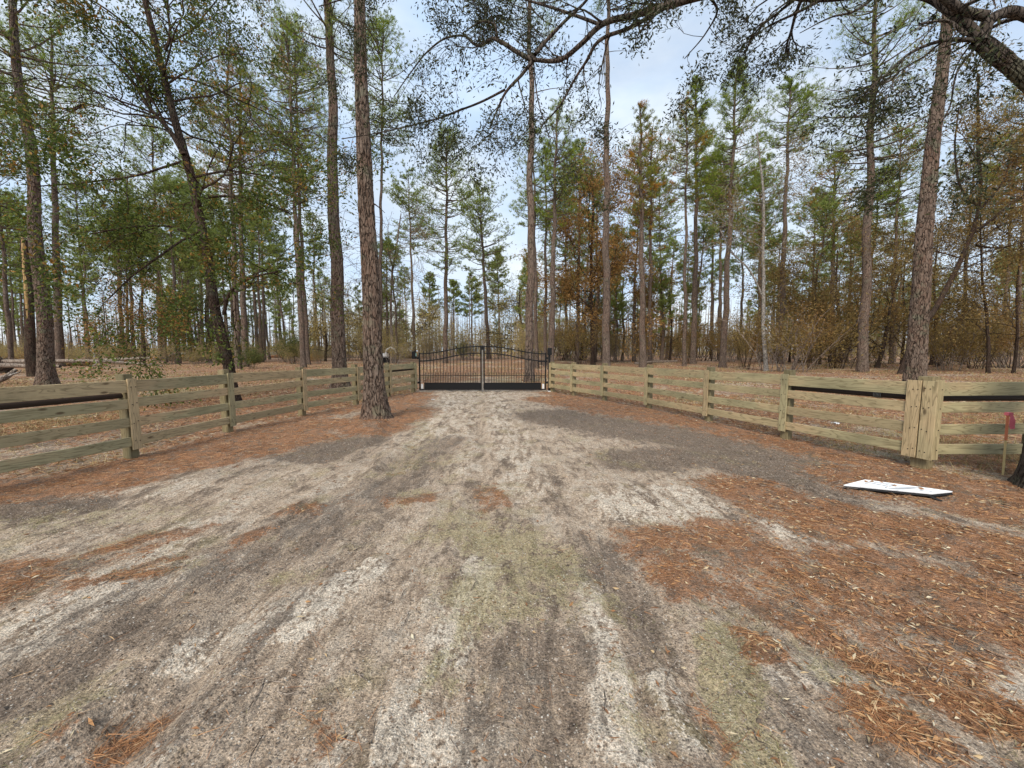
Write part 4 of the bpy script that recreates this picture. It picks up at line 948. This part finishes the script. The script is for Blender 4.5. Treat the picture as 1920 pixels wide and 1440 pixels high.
def fence(pts, side, label, braces, dbl=None, tall=None, rseed=1):
    """side=+1: camera/drive side lies to the right of travel"""
    rng = rs(rseed); root = thing('wood_fence', (pts[0][0], pts[0][1], 0), label, 'fence')
    n = len(pts); nrm = []
    for i in range(n - 1):
        d = Vector((pts[i + 1][0] - pts[i][0], pts[i + 1][1] - pts[i][1], 0)).normalized(); nrm.append(Vector((d.y, -d.x, 0)) * side)
    scales = tall or [1.0] * n
    for i, p in enumerate(pts):
        nv = (nrm[min(i, n - 2)] + nrm[max(i - 1, 0)]).normalized()
        pw = .17 if (dbl is not None and i == dbl) else .135
        c = Vector((p[0], p[1], 0)) - nv * (pw / 2 + .012); s = scales[i]
        lean = rng.normal(0, .012)
        member('post', (c.x, c.y, -.25), (c.x + lean, c.y + lean, (1.27 if i % 3 else 1.25) * s), pw, pw, root, M['wood_dark'], nv, ch=.012)
        f = Vector((p[0], p[1], 0)) + nv * (.028 + .0145)
        along = Vector((-nv.y, nv.x, 0))
        if dbl is not None and i == dbl:
            for sg in (-1, 1):
                q = f + along * sg * .082
                member('batten', (q.x - nv.x*0, q.y, .155), (q.x, q.y, 1.20 * s), .025, .150, root, M['wood'], nv)
        elif i < n:
            member('batten', (f.x, f.y, (.145 + rng.uniform(-.02, .02)) * s), (f.x + rng.normal(0, .006), f.y, (1.19 + rng.uniform(0, .02)) * s), .025, .125, root, M['wood'], nv)
    for i, p in enumerate(pts):
        nv = (nrm[min(i, n - 2)] + nrm[max(i - 1, 0)]).normalized(); al = Vector((-nv.y, nv.x, 0))
        for z, _h in RAILS:
            for sg in ((-1, 1) if dbl != i else (-2.9, -1.2, 1.2, 2.9)):
                q = Vector((p[0], p[1], 0)) + nv * .0555 + al * sg * .03 + Vector((0, 0, z * scales[i] + rng.uniform(-.02, .02)))
                V, Fl = box_arr(-.005, .005, -.005, .005, -.005, .005); obj('nail', mesh_np('nail', V + np.array([q.x - pts[0][0], q.y - pts[0][1], q.z]), Fl, M['black']), root)
    for i in range(n - 1):
        nv = nrm[i]; a = Vector((*pts[i], 0)); b_ = Vector((*pts[i + 1], 0)); d = (b_ - a).normalized()
        off = nv * .014
        for z, h in RAILS:
            a2 = a + d * .002 + off; b2 = b_ - d * .002 + off
            za = z * scales[i] + rng.uniform(-.012, .012); zb = z * scales[i + 1] + rng.uniform(-.012, .012)
            member('board', (a2.x, a2.y, za), (b2.x, b2.y, zb), .025, h, root, M['wood'], nv)
        if i in braces:
            a2 = a - nv * .075; b2 = b_ - nv * .075; z0 = .955
            pole('brace_pole', (a2.x, a2.y, z0 * scales[i]), (b2.x, b2.y, (z0) * scales[i + 1]), .042, root, M['pole'])
    return root
LF = [(-6.45, -1.5), (-6.35, .3), (-6.2, 2.1), (-5.95, 3.9), (-5.63, 5.66), (-5.44, 7.38), (-5.07, 9.34), (-4.49, 11.18), (-4.16, 13.11), (-3.72, 14.75)]
RF = [(1.50, 14.9), (2.12, 13.57), (2.9, 12.26), (3.68, 10.46), (4.32, 8.49), (4.91, 6.88), (5.51, 5.13)]
fence(LF, 1, 'green tinged four board wooden fence running along the left of the drive to the gate', (3, 8), tall=[1.0, 1.0, 1.0, 1.0, .985, .97, .955, .94, .93, .93], rseed=3)
rf = fence(RF, 1, 'four board wooden fence curving along the right of the drive to the double post', (5,), dbl=6, tall=[.93, .93, .94, .955, .97, .985, 1.0], rseed=4)
fence([(5.66, 5.13), (7.15, 5.13), (9.3, 5.15)], 1, 'newer yellowish wooden fence section turning right past the double post', (0, 1), rseed=5)
# wound wire on brace pole
th_ = np.linspace(0, 2 * pi * 6, 90); a0 = np.array((5.36, 5.58, .955)); dirv = np.array((-.32, .95, 0)); perp = np.array((.95, .32, 0))
Pw = a0 + np.outer(th_ / th_[-1] * .10, dirv) + np.outer(np.cos(th_) * .05, perp) + np.outer(np.sin(th_) * .05, [0, 0, 1]) + perp * .07
wv = thing('wire_coil', tuple(a0), 'small coil of grey wire wound round the dark brace pole left of the double post', 'wire')
obj('wire', mesh_np('wire', *tubes([(Pw - a0, np.full(90, .004))], 5), M['grey_metal'], True), wv)

# ------------------------------------------------------------------ gate
GY = 15.0; XL, XR = -3.62, 1.33; XM = (XL + XR) / 2
def rbar(x0, x1, y, z0, z1, th=.02): return box_arr(x0, x1, y - th / 2, y + th / 2, z0, z1)
def gate_leaf(xo, xi, label):
    """xo hinge side, xi meeting side"""
    s = 1 if xi > xo else -1; root = thing('gate_leaf', (xo, GY, 0), label, 'gate', 'black double driveway gate leaves')
    L = abs(xi - xo)
    def loc(V): return V
    def add(name, parts, mat=M['black'], smooth=False):
        V, Fl = join(parts); V = V.copy(); V[:, 0] *= s
        if s < 0: Fl = [f[:, ::-1] for f in Fl]
        return obj(name, mesh_np(name, V, Fl, mat, smooth), root)
    zt = lambda u: 1.47 + .28 * (.5 - .5 * cos(pi * min(1, u * 1.05)))
    zb = lambda u: 1.19 + .30 * (.5 - .5 * cos(pi * min(1, u * 1.05)))
    add('outer_stile', [box_arr(0, .05, -.025, .025, .06, 1.52)]); add('inner_stile', [box_arr(L - .05, L, -.025, .025, .06, 1.78)])
    us = np.linspace(0, 1, 25)
    for nm, fz in (('top_rail', zt), ('lower_rail', zb)):
        P_ = np.array([(.05 + u * (L - .1), 0, fz(u)) for u in us]); V, Fq = tubes([(P_, np.full(25, .021))], 6); add(nm, [(V, Fq)], smooth=True)
    add('bottom_rail', [box_arr(.05, L - .05, -.02, .02, .06, .10)])
    add('kick_panel', [box_arr(.19, L - .052, -.013, .013, .102, .318), box_arr(.19, L - .052, -.02, .02, .319, .345)])
    np_ = 17
    for i in range(np_):
        u = (i + 1) / (np_ + 1) ; x = .05 + u * (L - .1); zz = zt(u) + .05
        spear = (np.array([(x - .018, 0, zz), (x, -.012, zz), (x + .018, 0, zz), (x, .012, zz), (x, 0, zz + .08)]), np.array([(0, 1, 4), (1, 2, 4), (2, 3, 4), (3, 0, 4)]))
        add('picket', [box_arr(x - .011, x + .011, -.011, .011, .346, zz), spear])
    for i in range(np_ - 1):
        x = .05 + (i + 1.5) / (np_ + 1) * (L - .1)
        spear = (np.array([(x - .016, 0, .70), (x, -.01, .70), (x + .016, 0, .70), (x, .01, .70), (x, 0, .77)]), np.array([(0, 1, 4), (1, 2, 4), (2, 3, 4), (3, 0, 4)]))
        add('short_picket', [box_arr(x - .009, x + .009, -.009, .009, .346, .70), spear])
    add('middle_bar', [box_arr(.052, L - .052, -.0075, .0075, .62, .64)])
    add('maker_plate', [box_arr(.075, .15, -.012, -.006, .11, .30)], M['white'])
    for z in (.35, 1.3): add('hinge', [box_arr(-.07, -.001, -.02, .02, z - .04, z + .04)])
    return root
gate_leaf(XL, XM - .035, 'left leaf of the black metal gate with arched pickets and solid bottom panel')
gr_ = gate_leaf(XR, XM + .035, 'right leaf of the black metal gate with arched pickets and solid bottom panel')
dr = thing('drop_bar', (XM, GY, 0), 'light grey upright bar where the two gate leaves meet', 'bar')
obj('bar', mesh_np('bar', *box_arr(-.016, .016, -.02, .02, -.1, 1.62), M['grey_metal']), dr); obj('top_cap', mesh_np('top_cap', *box_arr(-.03, .03, -.028, .028, 1.621, 1.79, .006), M['black']), dr)
gp = thing('gate_post', (XR + .12, GY, 0), 'slim black steel post at the right hinge of the gate', 'post')
obj('shaft', mesh_np('shaft', *box_arr(-.04, .04, -.04, .04, -.3, 1.42), M['black']), gp); obj('operator_box', mesh_np('operator_box', *box_arr(-.07, .09, -.07, .05, 1.421, 1.70, .01), M['black']), gp); obj('arm', mesh_np('arm', *box_arr(-.45, -.075, -.06, -.03, 1.15, 1.21), M['black']), gp)
obj('footing', mesh_np('footing', *box_arr(-.06, .06, -.08, .06, -.1, .03, .01), M['white']), gp)
gb = thing('control_box', (XL - .16, GY - .05, 1.35), 'small black control box on top of the left wooden gate post', 'box')
obj('case', mesh_np('case', *box_arr(-.08, .06, -.08, .06, -.08, .22, .01), M['black']), gb); obj('lamp', mesh_np('lamp', *box_arr(.061, .085, -.04, .03, .02, .14, .005), plain('pale_green_lens', (.35, .55, .48), .3)), gb)

# ------------------------------------------------------------------ sign, stake, litter, logs
m, t, b = newmat('sign_print', .45, .4); p = objc(t)
st_ = sstep(t, noise(t, mapping(t, p, (2.2, 12, 1), (0, 0, .35)), 1.3, 4, .6, .4), .56, .64)
bl = mth(t, 'MULTIPLY', st_, sstep(t, noise(t, p, 1.6, 2), .40, .6))
t.links.new(mix(t, mth(t, 'MULTIPLY', bl, .55), (.80, .82, .84), (.22, .24, .27)), b.inputs['Base Color']); M['sign'] = m
a_, b2_, c2_, d2_ = G(1582, 909, .05), G(1748, 925, .07), G(1786, 921, .09), G(1622, 899, .10)
cen = (a_ + b2_ + c2_ + d2_) / 4
sg = thing('fallen_sign', (cen.x, cen.y, .0), 'white sign board lying face up on the leaves with faint grey print', 'sign')
top = np.array([tuple(v - Vector((cen.x, cen.y, 0))) for v in (a_, b2_, c2_, d2_)]); bot = top - np.array([0, 0, .012])
Vs = np.concatenate([top, bot]); Fs_ = np.array([(0, 1, 2, 3), (7, 6, 5, 4), (0, 4, 5, 1), (1, 5, 6, 2), (2, 6, 7, 3), (3, 7, 4, 0)])
obj('panel', mesh_np('panel', Vs, Fs_, M['sign']), sg)
def bar_between(name, q0, q1, r, parent, mat, sides=4):
    V, Fq = tubes([(np.array([np.array(q0), np.array(q1)]), np.array([r, r]))], sides); return obj(name, mesh_np(name, V, Fq, mat), parent)
bt = bot - np.array([0, 0, .018])
for i, (q0, q1) in enumerate(((0, 1), (1, 2), (2, 3), (3, 0))): bar_between('frame_bar', bt[q0] * .985 - np.array([0, 0, 0]), bt[q1] * .985, .017, sg, M['black'])
lg = G(1766, 940, .01) - Vector((cen.x, cen.y, 0)); bar_between('frame_leg', bt[1] * .9, tuple(lg), .014, sg, M['black'])
# printed bands as thin raised print
def quad_on(u0, v0, u1, v1, u2, v2, u3, v3, name, mat):
    f = lambda u, v: (top[0] * (1 - u) * (1 - v) + top[1] * u * (1 - v) + top[2] * u * v + top[3] * (1 - u) * v) + np.array([0, 0, .003])
    obj(name, mesh_np(name, np.array([f(u0, v0), f(u1, v1), f(u2, v2), f(u3, v3)]), np.array([(0, 1, 2, 3)]), mat), sg)
gm = plain('faded_grey_print', (.42, .44, .47), .6)
quad_on(.47, .12, .58, .12, .66, .80, .60, .80, 'printed_band', gm); quad_on(.60, .25, .63, .25, .70, .88, .67, .88, 'printed_band', gm)
for i in range(9):
    u_ = .10 + .035 * i; quad_on(u_, .74, u_ + .022, .74, u_ + .028, .86, u_ + .006, .86, 'printed_mark', gm)
for i in range(4):
    u_ = .74 + .05 * i; quad_on(u_, .30, u_ + .03, .30, u_ + .036, .42, u_ + .006, .42, 'printed_mark', gm)
for i in range(5): quad_on(.12 + .07 * i, .45, .155 + .07 * i, .45, .165 + .07 * i, .66, .13 + .07 * i, .66, 'printed_mark', gm)

rng = rs(55)
for i in range(7):
    u_, v_ = rng.uniform(.08, .92), rng.uniform(.15, .85); pz = top[0] * (1 - u_) * (1 - v_) + top[1] * u_ * (1 - v_) + top[2] * u_ * v_ + top[3] * (1 - u_) * v_
    e_ = thing('fallen_leaf', tuple(np.array([cen.x, cen.y, 0]) + pz + np.array([0, 0, .006])), 'small dry oak leaf lying on the fallen white sign', 'leaf', 'leaves on the white sign')
    V, Fq = blades(np.zeros((1, 3)), np.array([[rng.normal(), rng.normal(), .1]]), .06, .022, rng, 'leaf', .3); obj('blade', mesh_np('blade', V, Fq, M['fallen']), e_)
g0 = G(1880, 893); tp = W(1890, 776, g0.y)
sk = thing('survey_stake', (g0.x, g0.y, 0), 'thin wooden survey stake with pink ribbon standing before the right fence', 'stake')
dv = np.array(tuple(tp - g0)); 
V, Fq = tubes([(np.array([-.12 * dv, .58 * dv]), np.array([.013, .013]))], 4); obj('shaft', mesh_np('shaft', V, Fq, M['stake']), sk)
V, Fq = tubes([(np.array([.58 * dv, 1.0 * dv]), np.array([.0165, .0165]))], 4); obj('painted_tip', mesh_np('painted_tip', V, Fq, M['stake_red']), sk)
rb = dv * 1.0
Vr = []; 
for s_ in np.linspace(0, 1, 7): Vr += [rb + np.array([-.012 + .022 * s_ + .006 * sin(s_ * 7), -.024, .018 - s_ * .21]), rb + np.array([.026 + .030 * sin(s_ * 1.5), -.032 - .012 * s_ + .006 * sin(s_ * 9), .020 - s_ * .20])]
Fr = np.array([(2 * i, 2 * i + 1, 2 * i + 3, 2 * i + 2) for i in range(6)]); obj('ribbon', mesh_np('ribbon', np.array(Vr), Fr, M['pink'], True), sk)
V, Fl = box_arr(-.02, .022, -.022, .022, -.02, .02, .006); obj('ribbon_knot', mesh_np('ribbon_knot', V + rb, Fl, M['pink']), sk)

def scrap(px, py, s, label):
    g = G(px, py); rng = rs(int(px)); e = thing('litter_scrap', (g.x, g.y, gz(g.x, g.y) + .01), label, 'litter')
    n = 5; u = np.linspace(-1, 1, n); A, B = np.meshgrid(u, u); Z = rng.uniform(0, .5, A.shape) * s
    V = np.stack([A.ravel() * s * (1 + rng.normal(0, .1)), B.ravel() * s * .7, Z.ravel()], 1); i = np.arange(n * n).reshape(n, n)
    obj('paper', mesh_np('paper', V, np.stack([i[:-1, :-1], i[:-1, 1:], i[1:, 1:], i[1:, :-1]], -1).reshape(-1, 4), M['white'], True), e)
scrap(812, 750, .05, 'small crumpled white scrap on the drive before the left gate leaf')
scrap(1565, 797, .07, 'white scrap lying behind the right fence below the second board')
scrap(835, 772, .025, 'tiny white fleck left of the drive centre near the big front pine')

def log(pts_px, Ys, r0, r1, label, name='fallen_log', branches=()):
    Ps = [W(px, py, Y) for (px, py), Y in zip(pts_px, Ys)]; base = Ps[0]
    e = thing(name, (base.x, base.y, 0), label, 'log'); Pt, r = interp_line(Ps, np.linspace(r0, r1, len(Ps)), 24, rs(4), .03)
    V, Fq = tubes([(Pt, r)], 10); obj('bole', mesh_np('bole', V - np.array([base.x, base.y, 0]), Fq, M['deadwood'], True), e)
    for q in branches:
        Pb = np.array([tuple(W(a, b_, Y) - Vector((base.x, base.y, 0))) for a, b_, Y in q]); V, Fq = tubes([(Pb, np.linspace(.05, .02, len(Pb)))], 6); obj('branch', mesh_np('branch', V, Fq, M['pale_bark'], True), e)
log([(8, 678), (90, 677), (180, 677), (250, 681), (305, 686)], [27, 27, 27, 26.5, 26], .16, .05, 'long fallen log pointing right, behind the left fence', branches=[[(178, 676, 27), (182, 681, 26.8), (172, 688, 26.5)], [(178, 675, 27), (176, 662, 27), (168, 655, 27)], [(280, 683, 26.2), (293, 678, 26.2)]])
log([(0, 685), (60, 686), (112, 687)], [25.5, 25.5, 25.5], .16, .10, 'shorter log lying in front of the long fallen log')
log([(-10, 716), (14, 706), (30, 693)], [18, 18.3, 18.6], .16, .08, 'pale forked dead branch at the left edge', name='dead_branch', branches=[[(12, 706, 18.3), (36, 698, 18.2), (40, 694, 18.2)]])
log([(190, 676), (240, 673), (282, 671)], [36, 36, 36], .18, .10, 'dark log lying behind the long fallen log')
log([(1190, 682), (1215, 679), (1270, 677)], [42, 42, 42], .15, .08, 'pale log on the forest floor behind the third bay of the right fence')
log([(1490, 675), (1540, 673), (1560, 674)], [48, 48, 48], .18, .10, 'pale log in the shade below the thin right pine')
# torn snag
e0 = G(62, 706); sn = thing('broken_snag', (e0.x, e0.y, 0), 'broken snag with torn yellow wood left of the thick leaning pine', 'tree')
Ps = [W(62, 706, e0.y), W(56, 620, e0.y), W(52, 520, e0.y), W(47, 450, e0.y)]
Pt, r = interp_line(Ps, [.25, .22, .20, .16], 30, rs(3), .02); V, Fq = bark_trunk(Pt, r, 20, .02, 5); obj('trunk', mesh_np('trunk', V - np.array([e0.x, e0.y, 0]), Fq, M['oak_bark'], True), sn)
Ps = [W(58, 612, e0.y), W(55, 560, e0.y), W(51, 500, e0.y), W(47, 446, e0.y)]
Pt, r = interp_line(Ps, [.03, .085, .095, .04], 24); Pt[:, 1] -= .14; Pt[:, 0] += .02; V, Fq = bark_trunk(Pt, r, 14, .03, 9); obj('torn_wood', mesh_np('torn_wood', V - np.array([e0.x, e0.y, 0]), Fq, M['snagwood']), sn)
# root ball / stump at left edge
def lump_thing(name, px, py, rx, rz, mat, label, cat, seed=1, Y=None, ry=None):
    g = G(px, py); rng = rs(seed); e = thing(name, (g.x, g.y, gz(g.x, g.y) - .03), label, cat)
    nu, nv_ = 36, 18; u = np.linspace(0, 2 * pi, nu, endpoint=False); v = np.linspace(0, pi / 2, nv_); U, Vv = np.meshgrid(u, v)
    rr = .65 + .7 * fbm(U * 1.6 + 10 * np.sin(Vv), Vv * 4, seed, 4); rr[:, -3:] = rr[:, -3:] * .6 + .4 * rr[:, :3].mean()
    X = np.cos(U) * np.cos(Vv) * rx * rr; Yy = np.sin(U) * np.cos(Vv) * (ry or rx) * rr; Z = np.sin(Vv) * rz * rr
    Vt = np.stack([X, Yy, Z], -1).reshape(-1, 3); i = np.arange(nv_ - 1)[:, None] * nu; j = np.arange(nu)[None]; j2 = (j + 1) % nu
    obj('mass', mesh_np('mass', Vt, np.stack([i + j, i + j2, i + nu + j2, i + nu + j], -1).reshape(-1, 4), mat), e)
    return e, rng
lump_thing('stump', 2, 700, .55, 1.1, M['oak_bark'], 'dark rotten stump at the left edge by the fallen logs', 'stump', 3)
def brush_pile(px, py, rx, rz, label, mat, n=130, seed=5, leafm='brown_leaf'):
    g = G(px, py); rng = rs(seed); e = thing('brush_pile', (g.x, g.y, gz(g.x, g.y)), label, 'brush pile'); lines = []; C = []
    for i in range(n):
        c = np.array([rng.normal(0, rx * .45), rng.normal(0, rx * .3), 0]); hh_ = rz * math.exp(-(c[0] / rx) ** 2 * 1.6); c[2] = rng.uniform(0, hh_)
        d = rng.normal(0, 1, 3); d[2] *= .35; d /= np.linalg.norm(d); L = rng.uniform(.5, 1.6) * rx * .35
        lines.append((np.array([c - d * L, c + rng.normal(0, .04, 3), c + d * L]), np.array([.015, .025, .01]) * rng.uniform(.8, 2))); C += [c + d * rng.uniform(-L, L) for _ in range(14)]
    obj('sticks', mesh_np('sticks', *tubes(lines, 4), M[mat]), e)
    C = np.array(C); V, Fq = blades(C, rng.normal(0, 1, C.shape), .16, .08, rng); obj('leaves', mesh_np('leaves', V, Fq, M[leafm]), e)
    return e
brush_pile(340, 676, 3.0, 1.5, 'large reddish brush pile with pale cut ends behind the left fence', 'deadwood', 240)
brush_pile(150, 686, 1.4, .45, 'low reddish brush heap under the long fallen log', 'deadwood', 120, 6)
brush_pile(22, 688, 1.6, .8, 'reddish brush beside the dark stump', 'deadwood', 120, 7)
brush_pile(620, 671, 6.0, 1.1, 'long brown brush pile seen between the twin pines and the stout pine', 'deadwood', 200, 8)
brush_pile(1830, 678, 3.2, .9, 'grey brush heap in the shade at the far right', 'pale_bark', 140, 9)
brush_pile(765, 673, 3.0, 1.2, 'brown brush pile left of the gate post', 'deadwood', 120, 10)
# pale cut timber on brush pile
for i, dx in enumerate((-9, -3, 4, 11)):
    g = G(340, 676); s = g.y / FP; c = Vector((g.x + dx * s, g.y - .9, 0)); V, Fq = tubes([(np.array([(0, -.35, .9 + .15 * (i % 2)), (0, .5, .95 + .15 * (i % 2))]), np.array([.16, .16]))], 9)
    e = thing('cut_timber', (c.x, c.y, 0), ['leftmost', 'second', 'third', 'rightmost'][i] + ' pale cut timber end showing on the reddish brush pile', 'log', 'cut timbers on the brush pile'); obj('bole', mesh_np('bole', V, [Fq, np.array([list(range(9))[::-1]])], M['white']), e)
def rock(px, py, r, label, mat, seed): lump_thing('rubble_heap', px, py, r, r * .45, mat, label, 'rubble', seed)
M['rubble'] = plain('pale_rubble', (.50, .47, .44), .9); M['clay'] = plain('orange_clay', (.50, .22, .10), .9)
rock(505, 668, 2.6, 'pale rubble heap far behind the left fence, left part', M['rubble'], 12); rock(530, 669, 3.0, 'larger pale rubble mound in the middle of the heap', M['rubble'], 13); rock(521, 671, 1.5, 'small orange clay mound before the pale rubble', M['clay'], 14)
rock(1075, 667, 2.4, 'whitish sand mound just right of the gate in the wood', M['rubble'], 15)
# white machine beyond front pine
g = G(722, 682); e = thing('white_machine', (g.x, g.y, 0), 'small white machine with a curved arm beyond the large front pine', 'machine')
V, Fl = box_arr(-.45, .35, -.4, .4, .75, 1.25, .12); obj('body', mesh_np('body', V, Fl, M['white']), e)
V, Fq = tubes([(np.array([(.1, 0, 1.2), (.25, 0, 1.7), (.7, 0, 1.95), (1.2, 0, 1.75), (1.35, 0, 1.3)]), np.array([.12, .11, .10, .08, .06]))], 8); obj('arm', mesh_np('arm', V, Fq, M['white'], True), e)
for sx in (-.35, .3):
    V, Fq = tubes([(np.array([(sx, -.42, .38), (sx, -.2, .38)]), np.array([.38, .38]))], 16); obj('wheel', mesh_np('wheel', V, [Fq, np.array([list(range(16))[::-1]])], M['black']), e)
V, Fl = box_arr(-.4, .4, -.35, .35, .38, .74, .03); obj('chassis', mesh_np('chassis', V, Fl, M['black']), e)

# twigs and dead grass clump by the sign, loose sticks
rng = rs(101); lines = []
for i in range(420):
    x = rng.uniform(-1, 1) * 6; y = 1.4 * 6 ** rng.uniform(0, 1)
    if i < 45: x = 3.3 + rng.normal(0, .3); y = 4.4 + rng.normal(0, .25)
    a = rng.uniform(0, 6.28); L = rng.uniform(.03, .16) if i >= 60 else rng.uniform(.06, .28); z = gz(x, y)
    c = np.array([x, y, z + .012]); d = np.array([cos(a), sin(a), rng.uniform(0, .35) if i < 45 else .03])
    lines.append((np.array([c, c + d * L * .5 + rng.normal(0, .01, 3), c + d * L]), np.array([.003, .0028, .0015])))
tag(obj('loose_twigs', mesh_np('loose_twigs', *tubes(lines, 4), M['deadwood'])), 'loose grey twigs and dead stalks scattered on the drive and beside the fallen sign', 'twigs', kind='stuff')
